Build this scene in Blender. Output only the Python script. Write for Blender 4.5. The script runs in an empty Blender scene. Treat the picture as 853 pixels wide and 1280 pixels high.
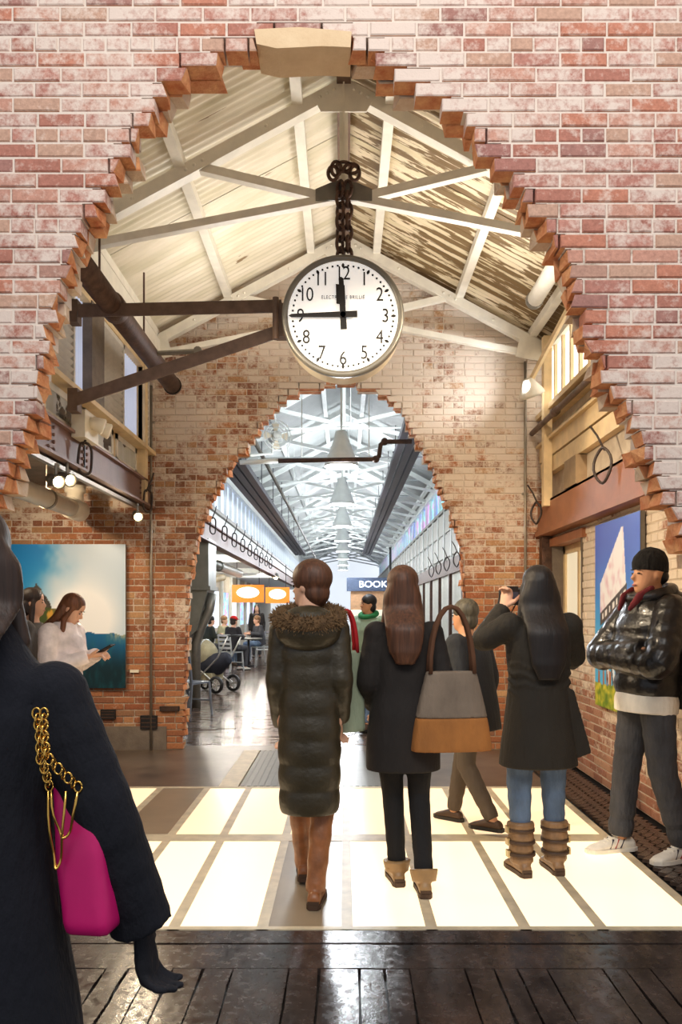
import bpy, math, random
from mathutils import Vector, Matrix, noise
R = random.Random(7)
scene = bpy.context.scene
COL = scene.collection
PI = math.pi

# ------------------------------------------------------------------ camera / light / exposure
F = 1000.0; VX, VY = 430.0, 765.0; CH = 1.42          # focal length in px, vanishing point, camera height
cam_d = bpy.data.cameras.new('camera'); cam = bpy.data.objects.new('camera', cam_d); COL.objects.link(cam)
cam.location = (0, 0, CH); cam.rotation_euler = (PI/2, 0, 0)
cam_d.sensor_fit = 'VERTICAL'; cam_d.sensor_height = 36.0; cam_d.sensor_width = 24.0
cam_d.lens = F/1280*36.0; cam_d.shift_y = (VY-640)/1280; cam_d.shift_x = -(VX-426.5)/1280
cam_d.clip_start = 0.05; cam_d.clip_end = 200
scene.camera = cam
vs = scene.view_settings
vs.view_transform = 'Standard'; vs.look = 'None'; vs.gamma = 1; vs.use_curve_mapping = False; vs.exposure = 0.35
w = bpy.data.worlds.new('world'); scene.world = w; w.use_nodes = True
w.node_tree.nodes['Background'].inputs[0].default_value = (0.90, 0.93, 1.0, 1)
w.node_tree.nodes['Background'].inputs[1].default_value = 0.42

def light(name, kind, loc, energy, color, size=0.2, target=None, spot=None, size_y=None):
    d = bpy.data.lights.new(name, kind); o = bpy.data.objects.new(name, d); COL.objects.link(o)
    o.location = loc; d.energy = energy; d.color = color
    if kind == 'AREA':
        d.size = size
        if size_y: d.shape = 'RECTANGLE'; d.size_y = size_y
    else: d.shadow_soft_size = size
    if kind == 'SPOT': d.spot_size = math.radians(spot or 80); d.spot_blend = 0.8
    if target is not None:
        o.rotation_euler = (Vector(target)-Vector(loc)).to_track_quat('-Z', 'Y').to_euler()
    return o
WARM = (1.0, 0.80, 0.55); NEUT = (1.0, 0.95, 0.88); COOL = (0.90, 0.95, 1.0)
light('front_room_light', 'AREA', (0.3, -0.2, 5.2), 150, NEUT, 3.4, (0.1, 3.57, 3.3), size_y=1.6)
light('fill_spot_right', 'SPOT', (-1.6, 4.15, 3.4), 420, WARM, 0.1, (2.1, 6.3, 1.3), 70)  # unseen fill spot added behind the front arch to warm the right wall
light('fill_spot_left', 'SPOT', (-3.0, 6.0, 2.55), 120, WARM, 0.08, (-2.2, 8.2, 1.2), 100)  # added spot without a fixture, out of view, brightens the poster wall
light('fill_spot_back', 'SPOT', (1.45, 4.1, 3.9), 210, WARM, 0.1, (0.9, 8.2, 1.7), 62)  # added fill for the back wall, hidden by the arch shoulder
light('fill_spot_pier', 'SPOT', (1.5, 4.15, 3.6), 170, WARM, 0.1, (-1.75, 8.2, 1.9), 46)  # same hidden corner, added to brighten the left pier
light('roof_fill_left', 'AREA', (-0.6, 7.0, 3.6), 15, NEUT, 0.9, (-0.6, 6.6, 5.2))  # unseen fill added behind the clock to brighten the roof
light('roof_fill_right', 'AREA', (0.9, 6.4, 3.6), 20, NEUT, 0.9, (0.6, 6.2, 5.2))  # second added fill, no fixture, lifts the right roof slope
light('flood_light', 'SPOT', (1.75, 7.6, 3.55), 60, COOL, 0.06, (1.0, 8.26, 3.95), 100)

# ------------------------------------------------------------------ helpers
def P(px, py, Y): return Vector(((px-VX)*Y/F, Y, CH+(VY-py)*Y/F))
def lin(c): return tuple(((v/255.0)/12.92 if v/255.0 <= .04045 else ((v/255.0+.055)/1.055)**2.4) for v in c)
def rgba(c): return lin(c)+(1.0,)

class MB:
    def __init__(s): s.v = []; s.f = []; s.m = []; s.t = []
    def face(s, idx, m=0, t=0.5): s.f.append(tuple(idx)); s.m.append(m); s.t.append(t)
    def box(s, a, b, m=0, t=0.5):
        x0, y0, z0 = a; x1, y1, z1 = b; n = len(s.v)
        s.v += [(x0,y0,z0),(x1,y0,z0),(x1,y1,z0),(x0,y1,z0),(x0,y0,z1),(x1,y0,z1),(x1,y1,z1),(x0,y1,z1)]
        for q in ((3,2,1,0),(4,5,6,7),(0,1,5,4),(1,2,6,5),(2,3,7,6),(3,0,4,7)): s.face([n+i for i in q], m, t)
        return s
    def bar(s, p0, p1, w, h, up=(0,0,1), m=0):
        p0 = Vector(p0); p1 = Vector(p1); d = (p1-p0).normalized(); up = Vector(up)
        x = d.cross(up)
        if x.length < 1e-4: x = d.cross(Vector((0,1,0)))
        x.normalize(); z = x.cross(d).normalized(); n = len(s.v)
        for p in (p0, p1):
            for a, b in ((-1,-1),(1,-1),(1,1),(-1,1)): s.v.append(tuple(p+x*(a*w/2)+z*(b*h/2)))
        for q in ((0,1,2,3),(7,6,5,4),(4,5,1,0),(5,6,2,1),(6,7,3,2),(7,4,0,3)): s.face([n+i for i in q], m)
        return s
    def loft(s, rings, cap=True, m=0):
        n0 = len(s.v); k = len(rings[0])
        for r in rings: s.v += [tuple(p) for p in r]
        for i in range(len(rings)-1):
            a = n0+i*k; b = a+k
            for j in range(k): s.face((a+j, a+(j+1) % k, b+(j+1) % k, b+j), m)
        if cap:
            s.face([n0+j for j in range(k)][::-1], m); e = n0+(len(rings)-1)*k
            s.face([e+j for j in range(k)], m)
        return s
    def tube(s, pts, r, n=10, m=0, cap=True, flat=1.0, side=None, round_ends=False):
        pts = [Vector(p) for p in pts]; rs = list(r) if isinstance(r, (list, tuple)) else [r]*len(pts)
        if round_ends:
            d0 = (pts[0]-pts[1]).normalized(); d1 = (pts[-1]-pts[-2]).normalized()
            pts = [pts[0]+d0*rs[0]*.9, pts[0]+d0*rs[0]*.6]+pts+[pts[-1]+d1*rs[-1]*.6, pts[-1]+d1*rs[-1]*.9]
            rs = [rs[0]*.4, rs[0]*.8]+rs+[rs[-1]*.8, rs[-1]*.4]
        rings = []; u = None
        for i, p in enumerate(pts):
            if i == 0: d = pts[1]-pts[0]
            elif i == len(pts)-1: d = pts[-1]-pts[-2]
            else: d = (pts[i]-pts[i-1]).normalized()+(pts[i+1]-pts[i]).normalized()
            d = d.normalized() if d.length > 1e-6 else Vector((0,0,1))
            if u is None:
                u = Vector(side) if side else (Vector((0,0,1)) if abs(d.z) < .9 else Vector((1,0,0)))
            u = (u-d*u.dot(d))
            u = u.normalized() if u.length > 1e-5 else d.orthogonal().normalized()
            v = d.cross(u)
            rings.append([p+u*(math.cos(2*PI*j/n)*rs[i])+v*(math.sin(2*PI*j/n)*rs[i]*flat) for j in range(n)])
        return s.loft(rings, cap, m)
    def ell(s, c, r, nu=14, nv=8, m=0, M=None):
        c = Vector(c); rings = []
        for i in range(nv+1):
            a = -PI/2+PI*min(max(i/nv, .02), .98)
            ring = []
            for j in range(nu):
                b = 2*PI*j/nu
                q = Vector((math.cos(a)*math.cos(b)*r[0], math.cos(a)*math.sin(b)*r[1], math.sin(a)*r[2]))
                ring.append(c+(M @ q if M else q))
            rings.append(ring)
        return s.loft(rings, True, m)
    def stack(s, keys, n=28, puff=0, amp=0.0, ex=2.0, steps=None, m=0, T=None):
        # keys: (z, rx, ry, cx, cy); horizontal rings interpolated, optional quilting
        keys = sorted(keys); z0, z1 = keys[0][0], keys[-1][0]
        steps = steps or (max(12, int((z1-z0)/.02)) if puff else len(keys)*3)
        rings = []
        for i in range(steps+1):
            z = z0+(z1-z0)*i/steps
            for a, b in zip(keys, keys[1:]):
                if z <= b[0]+1e-9: break
            t = (z-a[0])/(b[0]-a[0]); t = max(0, min(1, t)); e = t*t*(3-2*t)*.5+t*.5
            q = [a[k]+(b[k]-a[k])*e for k in range(1, 5)]
            g = 1.0
            if puff: g = 1-amp+amp*2*abs(math.sin(PI*(z-z0)/puff))**.6
            ring = []
            for j in range(n):
                b_ = 2*PI*j/n; cx, cy = math.cos(b_), math.sin(b_)
                p = Vector((q[2]+math.copysign(abs(cx)**(2/ex), cx)*q[0]*g, q[3]+math.copysign(abs(cy)**(2/ex), cy)*q[1]*g, z))
                ring.append(T @ p if T else p)
            rings.append(ring)
        return s.loft(rings, True, m)
    def lathe(s, prof, c=(0,0,0), axis='z', n=24, m=0, cap=True):
        c = Vector(c); rings = []
        for r, h in prof:
            ring = []
            for j in range(n):
                a = 2*PI*j/n; p = Vector((math.cos(a)*r, math.sin(a)*r, h))
                if axis == 'y': p = Vector((p.x, p.z, -p.y))
                if axis == 'x': p = Vector((p.z, p.x, p.y))
                ring.append(c+p)
            rings.append(ring)
        return s.loft(rings, cap, m)
    def prism(s, poly, y0, y1, axis='y', m=0):
        def mk(a, b, d): return {'y': (a, d, b), 'x': (d, a, b), 'z': (a, b, d)}[axis]
        n = len(s.v); k = len(poly)
        s.v += [mk(a, b, y0) for a, b in poly]+[mk(a, b, y1) for a, b in poly]
        s.face([n+i for i in range(k)], m); s.face([n+k+i for i in range(k)][::-1], m)
        for i in range(k): s.face((n+i, n+k+i, n+k+(i+1) % k, n+(i+1) % k), m)
        return s
    def mesh(s, name, mats, smooth=False, tint=False):
        me = bpy.data.meshes.new(name); me.from_pydata(s.v, [], s.f)
        for q in (mats if isinstance(mats, (list, tuple)) else [mats]): me.materials.append(q)
        me.polygons.foreach_set('material_index', s.m)
        if smooth: me.polygons.foreach_set('use_smooth', [True]*len(s.f))
        if tint:
            at = me.attributes.new('tint', 'FLOAT', 'FACE'); at.data.foreach_set('value', s.t)
        me.update(); return me
    def build(s, name, mats, parent=None, smooth=False, tint=False, fix=False):
        me = s.mesh(name, mats, smooth, tint)
        if fix:
            import bmesh
            bm = bmesh.new(); bm.from_mesh(me); bmesh.ops.recalc_face_normals(bm, faces=bm.faces); bm.to_mesh(me); bm.free()
        return link(name, me, parent)

def link(name, me, parent=None, loc=None, rz=None):
    o = bpy.data.objects.new(name, me); COL.objects.link(o)
    if parent: o.parent = parent
    if loc is not None: o.location = loc
    if rz is not None: o.rotation_euler = (0, 0, rz)
    return o
def empty(name, loc=(0,0,0), rz=0):
    o = link(name, None, None, loc, rz); o.empty_display_size = .1; return o
def tag(o, label=None, cat=None, group=None, kind=None):
    if label: o['label'] = label
    if cat: o['category'] = cat
    if group: o['group'] = group
    if kind: o['kind'] = kind
    return o
def thing(name, label, cat, loc=(0,0,0), rz=0, group=None): return tag(empty(name, loc, rz), label, cat, group)
def struct(o): o['kind'] = 'structure'; return o
def copy_tree(o, parent=None):
    c = o.copy(); COL.objects.link(c); c.parent = parent
    for ch in list(o.children): copy_tree(ch, c)
    return c

# ------------------------------------------------------------------ materials
class NT:
    def __init__(s, name):
        s.m = bpy.data.materials.new(name); s.m.use_nodes = True; s.t = s.m.node_tree
        s.b = s.t.nodes['Principled BSDF']; s.L = s.t.links.new
    def n(s, kind, **kw):
        q = s.t.nodes.new(kind)
        for k, v in kw.items():
            if k.startswith('i_'): q.inputs[k[2:].replace('_', ' ')].default_value = v
            else: setattr(q, k, v)
        return q
    def pos(s, scale=(1,1,1)):
        g = s.n('ShaderNodeNewGeometry'); mp = s.n('ShaderNodeMapping'); mp.inputs['Scale'].default_value = scale
        s.L(g.outputs['Position'], mp.inputs['Vector']); return mp.outputs[0]
    def obj(s, scale=(1,1,1)):
        g = s.n('ShaderNodeTexCoord'); mp = s.n('ShaderNodeMapping'); mp.inputs['Scale'].default_value = scale
        s.L(g.outputs['Object'], mp.inputs['Vector']); return mp.outputs[0]
    def noise(s, vec, scale, detail=4, rough=.55, out='Fac'):
        q = s.n('ShaderNodeTexNoise'); q.inputs['Scale'].default_value = scale; q.inputs['Detail'].default_value = detail
        q.inputs['Roughness'].default_value = rough; s.L(vec, q.inputs['Vector']); return q.outputs[out]
    def ramp(s, fac, stops, interp='LINEAR'):
        q = s.n('ShaderNodeValToRGB'); e = q.color_ramp.elements; q.color_ramp.interpolation = interp
        while len(e) < len(stops): e.new(.5)
        for el, (p, c) in zip(e, stops): el.position = p; el.color = c if len(c) == 4 else tuple(c)+(1,)
        s.L(fac, q.inputs[0]); return q.outputs[0]
    def mix(s, fac, a, b, blend='MIX'):
        q = s.n('ShaderNodeMix', data_type='RGBA', blend_type=blend)
        for sock, v in ((q.inputs[0], fac), (q.inputs[6], a), (q.inputs[7], b)):
            if isinstance(v, (int, float)): sock.default_value = v
            elif isinstance(v, tuple): sock.default_value = v
            else: s.L(v, sock)
        return q.outputs[2]
    def math(s, op, a, b=0.0):
        q = s.n('ShaderNodeMath', operation=op)
        for sock, v in ((q.inputs[0], a), (q.inputs[1], b)):
            if isinstance(v, (int, float)): sock.default_value = v
            else: s.L(v, sock)
        return q.outputs[0]
    def bump(s, h, strength=.4, dist=.01):
        q = s.n('ShaderNodeBump'); q.inputs['Strength'].default_value = strength; q.inputs['Distance'].default_value = dist
        s.L(h, q.inputs['Height']); s.L(q.outputs[0], s.b.inputs['Normal'])
    def set(s, **kw):
        for k, v in kw.items():
            q = s.b.inputs[k.replace('_', ' ')]
            if isinstance(v, (int, float, tuple)): q.default_value = v
            else: s.L(v, q)
        return s

def simple(name, c, rough=.6, metal=0.0, var=.15, scale=12, bump=0.0, bscale=60, emit=None, estr=0, coat=0, sheen=0):
    k = NT(name); col = rgba(c)
    if var:
        f = k.noise(k.obj(), scale, 5)
        d = tuple(v*(1-var) for v in col[:3])+(1,); l = tuple(min(1, v*(1+var)) for v in col[:3])+(1,)
        k.L(k.ramp(f, [(.3, d), (.7, l)]), k.b.inputs['Base Color'])
    else: k.b.inputs['Base Color'].default_value = col
    k.set(Roughness=rough, Metallic=metal)
    if coat: k.set(Coat_Weight=coat)
    if sheen: k.set(Sheen_Weight=sheen)
    if bump: k.bump(k.noise(k.obj(), bscale, 3), bump, .01)
    if emit: k.b.inputs['Emission Color'].default_value = rgba(emit); k.b.inputs['Emission Strength'].default_value = estr
    return k.m

def brick_mat(name, cols, wash, wz, wbias, wscale=1.3, rough=.85):
    """bricks: one tone per brick, old limewash flaking off in patches (more of it higher on the wall)"""
    k = NT(name); at = k.n('ShaderNodeAttribute', attribute_name='tint')
    n = len(cols); base = k.ramp(at.outputs['Fac'], [(i/(n-1), lin(c)) for i, c in enumerate(cols)])
    p = k.pos(); fine = k.noise(p, 55, 5, .7); mid = k.noise(p, 14, 5, .65); big = k.noise(p, wscale, 3)
    base = k.mix(.55, base, k.ramp(fine, [(.25, (.25,.22,.2)), (.75, (1,1,1))]), 'MULTIPLY')
    sx = k.n('ShaderNodeSeparateXYZ'); k.L(p, sx.inputs[0])
    mr = k.n('ShaderNodeMapRange'); k.L(sx.outputs['Z'], mr.inputs[0])
    mr.inputs[1].default_value = wz[0]; mr.inputs[2].default_value = wz[1]; mr.inputs[3].default_value = wz[2]; mr.inputs[4].default_value = wz[3]
    a = k.math('ADD', k.math('MULTIPLY', mid, .9), k.math('MULTIPLY', big, 1.1))
    a = k.math('ADD', a, k.math('MULTIPLY', fine, .45)); a = k.math('ADD', a, mr.outputs[0])
    a = k.math('ADD', a, k.math('MULTIPLY', at.outputs['Fac'], -.28))
    msk = k.ramp(k.math('ADD', a, wbias), [(.42, (0,0,0)), (.68, (.9,.9,.9))])
    k.set(Base_Color=k.mix(msk, base, rgba(wash)), Roughness=rough)
    k.bump(k.math('ADD', fine, k.math('MULTIPLY', mid, .6)), .55, .006)
    return k.m
def rough_mat(name, c1, c2, scale=9, bump=.6, bscale=45, rough=.9):
    k = NT(name); p = k.pos(); f = k.noise(p, scale, 6, .65)
    k.set(Base_Color=k.ramp(f, [(.3, lin(c1)), (.7, lin(c2))]), Roughness=rough)
    k.bump(k.noise(p, bscale, 5, .7), bump, .012); return k.m

M = {}
M['brick_front'] = brick_mat('brick_front', [(178,112,98),(204,144,128),(192,130,116),(212,164,146),(204,132,106),(170,118,110),(220,182,156)],
                             (220,204,192), (1.0, 4.2, -.06, .07), -.60, .9)
M['brick_back'] = brick_mat('brick_back', [(164,96,64),(190,124,82),(148,88,60),(202,144,100),(178,112,74),(140,92,70),(210,164,118)],
                            (216,202,186), (0.8, 3.6, -.24, .34), -.68, .8)
M['brick_right'] = brick_mat('brick_right', [(150,92,68),(186,128,100),(140,84,64),(196,150,120),(168,110,84)],
                             (222,206,184), (0.2, 0.9, -.40, .10), -.42, 1.2)
M['mortar_front'] = brick_mat('mortar_front', [(194,176,158),(194,176,158)], (222,208,196), (1.0, 4.2, -.10, .10), -.5, .9)
M['mortar_back'] = brick_mat('mortar_back', [(182,160,136),(182,160,136)], (212,198,182), (0.8, 3.6, -.24, .34), -.6, .8)
M['mortar_right'] = rough_mat('mortar_right', (186,168,146), (214,200,178))
M['broken'] = rough_mat('broken_brick', (196,108,62), (236,176,122), 14, .9, 60)
M['broken_pale'] = rough_mat('broken_pale', (206,172,138), (224,206,186), 12, .9, 50)
M['plaster'] = rough_mat('plaster_patch', (205,175,138), (222,196,160), 6, .4, 30)
M['concrete'] = rough_mat('concrete', (96,84,74), (132,118,104), 5, .4, 60, .7)

def paint_peel(name, paint, under, thr, streak, rough=.5):
    k = NT(name); p = k.pos(streak); f = k.noise(p, 1.0, 6, .62); g = k.noise(k.pos(), 1.1, 3)
    a = k.math('ADD', f, k.math('MULTIPLY', g, .35))
    st = k.noise(k.pos((1.2, 5, 1.2)), 1.0, 4)
    body = k.mix(k.ramp(st, [(.4, (0,0,0)), (.75, (.6,.6,.6))]), rgba(paint), rgba(tuple(int(v*.74) for v in paint[:2])+(int(paint[2]*.58),)))
    k.set(Base_Color=k.mix(k.ramp(a, [(thr, (0,0,0)), (thr+.025, (1,1,1))]), body, rgba(under)), Roughness=rough)
    return k.m
M['roof_left'] = paint_peel('roof_paint_left', (226,216,196), (128,104,72), .86, (1.5, 14, 1.5))
M['roof_right'] = paint_peel('roof_paint_right', (222,206,176), (116,92,58), .665, (1.6, 17, 1.6))
M['white_steel'] = simple('white_steel', (226,220,206), .45, 0, .1, 7, .12, 30)
M['white_hall'] = simple('white_hall_steel', (226,230,226), .5, 0, .06)
M['cream_wood'] = simple('cream_wood', (222,196,152), .55, 0, .16, 6, .2, 25)
M['brown_beam'] = simple('brown_beam_paint', (152,98,66), .55, 0, .14, 5, .12, 25)
M['mauve_beam'] = simple('mauve_beam_paint', (128,98,88), .5, 0, .15, 5, .12, 25)
M['rust'] = simple('rusty_iron', (84,60,48), .6, .35, .35, 18, .3, 60)
M['dark_iron'] = simple('dark_iron', (104,82,68), .6, .1, .25, 14, .15, 40)
M['grey_steel'] = simple('grey_steel', (128,124,116), .45, .6, .12, 14)
M['galv'] = simple('galvanised_sheet', (138,138,130), .4, .7, .15, 5)
M['conduit'] = simple('conduit_steel', (150,140,126), .4, .6, .12)
M['pvc'] = simple('pvc_white', (236,226,206), .35, 0, .05)
M['cable'] = simple('cable_black', (52,38,32), .5)
M['black'] = simple('black_paint', (24,22,22), .5)
M['tray'] = simple('cable_tray_dark', (40,36,48), .45, .3)
M['white_plastic'] = simple('white_plastic', (232,222,200), .4, 0, .05)
M['shop_beige'] = simple('box_beige', (150,126,96), .6)
M['louvre'] = simple('louvre_white', (214,208,198), .5, 0, .08)
k = NT('ribbed_pane'); k.set(Base_Color=rgba((196,204,222)), Roughness=.3); k.b.inputs['Emission Color'].default_value = rgba((190,205,240)); k.b.inputs['Emission Strength'].default_value = .35
M['ribbed'] = k.m
M['pane_dirty'] = paint_peel('dirty_glass', (206,210,210), (46,46,48), .72, (3, 3, 3), .15)
k = NT('bright_window'); k.set(Base_Color=rgba((250,250,245)), Roughness=.2); k.b.inputs['Emission Color'].default_value = rgba((255,252,244)); k.b.inputs['Emission Strength'].default_value = 1.6
M['bright_pane'] = k.m
k = NT('hall_window'); k.set(Base_Color=rgba((214,224,240)), Roughness=.2); k.b.inputs['Emission Color'].default_value = rgba((205,220,250)); k.b.inputs['Emission Strength'].default_value = .75
M['hall_pane'] = k.m
k = NT('reflection_window'); f = k.noise(k.pos(), 1.6, 2); c_ = k.ramp(f, [(.3, lin((90,120,200))), (.45, lin((130,200,205))), (.55, lin((190,130,200))), (.7, lin((225,235,245)))], 'CONSTANT')  # coloured reflections painted into the pane colour and its glow
k.set(Base_Color=c_, Roughness=.15, Emission_Color=c_); k.b.inputs['Emission Strength'].default_value = .7
M['reflection_pane'] = k.m
def emitter(name, c, s):
    k = NT(name); k.set(Base_Color=rgba(c), Roughness=.4); k.b.inputs['Emission Color'].default_value = rgba(c); k.b.inputs['Emission Strength'].default_value = s; return k.m
M['bulb_warm'] = emitter('bulb_warm', (255,225,170), 60)
M['bulb_white'] = emitter('bulb_white', (245,250,255), 14)
M['lit_panel'] = emitter('lit_glass_panel', (255,230,190), .92)
M['lit_panel'].node_tree.nodes['Principled BSDF'].inputs['Roughness'].default_value = .18
M['lit_panel_back'] = emitter('lit_glass_panel_back', (255,226,182), .72); M['lit_panel_back'].node_tree.nodes['Principled BSDF'].inputs['Roughness'].default_value = .2
M['dim_panel'] = simple('unlit_glass_panel', (150,132,108), .3, 0, .1, 4)
M['floor_bar'] = simple('floor_bar_steel', (206,190,160), .4, .0, .18, 9)
M['hair_black'] = simple('hair_black', (20,15,13), .38, 0, .3, 40, .5, 90)
M['hair_brown'] = simple('hair_brown', (70,42,26), .42, 0, .3, 40, .5, 90)
M['hair_dark'] = simple('hair_dark_brown', (38,24,18), .42, 0, .3, 40, .5, 90)
M['hair_light'] = simple('hair_light_brown', (120,84,52), .42, 0, .3, 40, .5, 90)
M['skin'] = simple('skin', (222,172,142), .5, 0, .05); M['skin2'] = simple('skin_tan', (206,150,112), .5, 0, .05)
M['eye'] = simple('eye_dark', (30,20,16), .2, 0, 0); M['lip'] = simple('lip', (176,98,88), .5, 0, 0)
def cloth(name, c, rough=.85, bump=.35, bscale=14, var=.2, sheen=0):
    k = NT(name); col = rgba(c); f = k.noise(k.obj((1, 1, .5)), 9, 5); g = k.noise(k.obj((1, 1, .35)), bscale*.7, 4, .6); h = k.noise(k.obj(), 220, 2)
    k.set(Base_Color=k.ramp(f, [(.3, tuple(v*(1-var) for v in col[:3])), (.7, tuple(v*(1+var) for v in col[:3]))]), Roughness=rough)
    k.bump(k.math('ADD', g, k.math('MULTIPLY', h, .06)), min(1, bump*1.8), .035); return k.m
M['denim'] = cloth('denim_blue', (86,104,128), .85, .4, 18, .4)
M['denim_dark'] = cloth('denim_dark', (58,58,62), .85, .5, 16, .4)

# ------------------------------------------------------------------ brick walls
COURSE = .0677
def chamfer_brick(mb, ua, ub, z0, z1, y0, d, t, rag_a=0, rag_b=0, mat=0, bm_=1, rr=R):
    c = .005; n = len(mb.v); j = lambda q: rr.uniform(-q, q)
    ra = [rr.uniform(-.2, 1)*rag_a for _ in range(4)]; rb = [rr.uniform(-.2, 1)*rag_b for _ in range(4)]
    back = [(ua+ra[0], y0+d, z0), (ub-rb[0], y0+d, z0), (ub-rb[1], y0+d, z1), (ua+ra[1], y0+d, z1)]
    mid = [(ua+ra[2], y0+c, z0), (ub-rb[2], y0+c, z0), (ub-rb[3], y0+c, z1), (ua+ra[3], y0+c, z1)]
    fr = [(mid[i][0]+(c if i in (0, 3) else -c), y0+j(.0012), mid[i][2]+(c if i < 2 else -c)) for i in range(4)]
    mb.v += back+mid+fr
    mb.face((n+8, n+9, n+10, n+11), mat, t)
    for i in range(4):
        a, b = i, (i+1) % 4
        mb.face((n+4+a, n+4+b, n+8+b, n+8+a), mat, t)
        mm = mat
        if i == 0 or (i == 3 and rag_a) or (i == 1 and rag_b): mm = bm_
        mb.face((n+a, n+b, n+4+b, n+4+a), mm, t)

def brick_wall(name, u0, u1, z0, z1, T, edge, holes, bmat, mmat, score, n_ind, loc, rz, core_in=.03, wythe=True, sub_holes_core=True):
    """returns the wall object (mortar core); bricks are children.  local x along wall, y into the wall"""
    rr = random.Random(name); core = MB(); pieces = []; rub = MB()
    rows = int((z1-z0)/COURSE)
    JO = .010; BL = .203; HL = .0965
    for r in range(rows):
        za = z0+r*COURSE; zc = za+COURSE/2; e = edge(zc) if edge else None
        if e:
            jl, jr = rr.uniform(-.022, .018), rr.uniform(-.018, .022); g_ = noise.noise(Vector((zc*6.5, 1.7, T*30)))*.05; g2 = noise.noise(Vector((zc*6.5, 9.1, T*30)))*.05; e = (e[0]+jl+(g_ if name == 'wall_front' else g_*.4), e[1]+jr+(g2 if name == 'wall_front' else g2*.4))
        cuts = [(a, b) for a, b, c, d in holes if c < zc < d]
        if e: cuts.append((e[0], e[1]))
        # core boxes
        segs = [(u0, u1)]
        if edge and not e and edge(zc-COURSE):
            lo_ = edge(zc-COURSE); segs = [(u0, lo_[0]), (lo_[1], u1)]
        for a, b in cuts:
            ci = core_in if e and (a, b) == (e[0], e[1]) else 0
            if ci:
                lo_ = edge(zc-COURSE)
                if lo_: a, b = min(a, lo_[0]), max(b, lo_[1])
            ns = []
            for s0, s1 in segs:
                if a-ci > s0: ns.append((s0, min(s1, a-ci)))
                if b+ci < s1: ns.append((max(s0, b+ci), s1))
            segs = [q for q in ns if q[1]-q[0] > .002]
        for s0, s1 in segs: core.box((s0, .007, za), (s1, T-.007, za+COURSE))
        head = (r % 6 == 4); bl = HL if head else BL
        u = u0-(bl+JO)*(.5 if r % 2 else 0)-rr.uniform(0, .02)
        while u < u1:
            ua, ub = max(u, u0), min(u+bl, u1); u += bl+JO
            parts = [(ua, ub, 0, 0)]
            for a, b in cuts:
                rag = 1 if e and (a, b) == (e[0], e[1]) else 0
                np_ = []
                for p in parts:
                    if p[1] <= a or p[0] >= b: np_.append(p); continue
                    if p[0] < a: np_.append((p[0], a, p[2], rag))
                    if p[1] > b: np_.append((b, p[1], rag, p[3]))
                parts = np_
            for p in parts:
                if p[1]-p[0] > .022:
                    pieces.append((p[0], p[1], za+JO/2, za+COURSE-JO/2, p[2], p[3], abs(p[1]-p[0]-bl) < 1e-5, head))
        if e and wythe:                     # broken brickwork seen in the thickness of the opening
            ep = edge(zc-COURSE); wl = .16; wr_ = .16
            en = edge(zc+COURSE)
            if ep: wl = max(.14, e[0]-ep[0]+.16); wr_ = max(.14, ep[1]-e[1]+.16)
            nw = max(1, int(T/.1))
            for k_ in range(1, nw):
                for side in (0, 1):
                    jj = rr.uniform(-.03, .015)
                    if side == 0: a, b = e[0]-wl, e[0]+jj
                    else: a, b = e[1]-jj, e[1]+wr_
                    if rr.random() < .12: continue
                    chamfer_brick(rub, a, b, za+rr.uniform(-.004, .006), za+COURSE-.004, k_*.1+rr.uniform(-.004, .012), .094, .5,
                                  .03 if side else 0, 0 if side else .03, rr.choice([0, 0, 1]), rr.choice([0, 1]), rr)
        if edge and not e and edge(zc-COURSE) and wythe:       # soffit courses over the crown
            ep = edge(zc-COURSE); uu = ep[0]-.1
            while uu < ep[1]+.1:
                for k_ in range(1, max(1, int(T/.1))):
                    chamfer_brick(rub, uu, uu+.2, za-rr.uniform(0, .02), za+COURSE-.004, k_*.1, .094, .5, .02, .02, rr.choice([0, 0, 1]), 0, rr)
                uu += .21
    wall = struct(core.build(name, mmat)); wall.location = loc; wall.rotation_euler = (0, 0, rz)
    # pick the bricks that show largest
    Mx = Matrix.Translation(loc) @ Matrix.Rotation(rz, 4, 'Z')
    sc = []
    for i, p in enumerate(pieces):
        wp = Mx @ Vector(((p[0]+p[1])/2, 0, (p[2]+p[3])/2)); s_ = score(wp)
        if p[4] or p[5]: s_ = s_ - .2 if s_ is not None else None
        if s_ is not None: sc.append((s_, i))
    sc.sort(); chosen = set(i for _, i in sc[:n_ind])
    mats = [bmat, M['broken']]
    var = {}
    rest = MB()
    for i, p in enumerate(pieces):
        t = rr.random(); rag = .03
        if i in chosen:
            if p[6] and not p[4] and not p[5]:
                key = (p[7], rr.randrange(10))
                if key not in var:
                    q = MB(); L_ = HL if p[7] else BL
                    chamfer_brick(q, 0, L_, 0, COURSE-JO, 0, .1, (key[1]+.5)/10); var[key] = q.mesh('brick', mats, tint=True)
                link('brick', var[key], wall, (p[0], rr.uniform(-.003, .003), p[2]))
            else:
                q = MB(); chamfer_brick(q, 0, p[1]-p[0], 0, p[3]-p[2], 0, .1, t, rag*p[4], rag*p[5], rr=rr)
                link('brick', q.mesh('brick', mats, tint=True), wall, (p[0], rr.uniform(-.006, .003), p[2]))
        else:
            chamfer_brick(rest, p[0], p[1], p[2], p[3], rr.uniform(-.003, .003), .1, t, rag*p[4], rag*p[5], rr=rr)
    if rest.f: tag(rest.build('brickwork', mats, wall, tint=True), kind='stuff')
    if rub.f: tag(rub.build('broken_brickwork', [M['broken'], M['broken_pale']], wall, tint=True), kind='stuff')
    return wall

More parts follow.
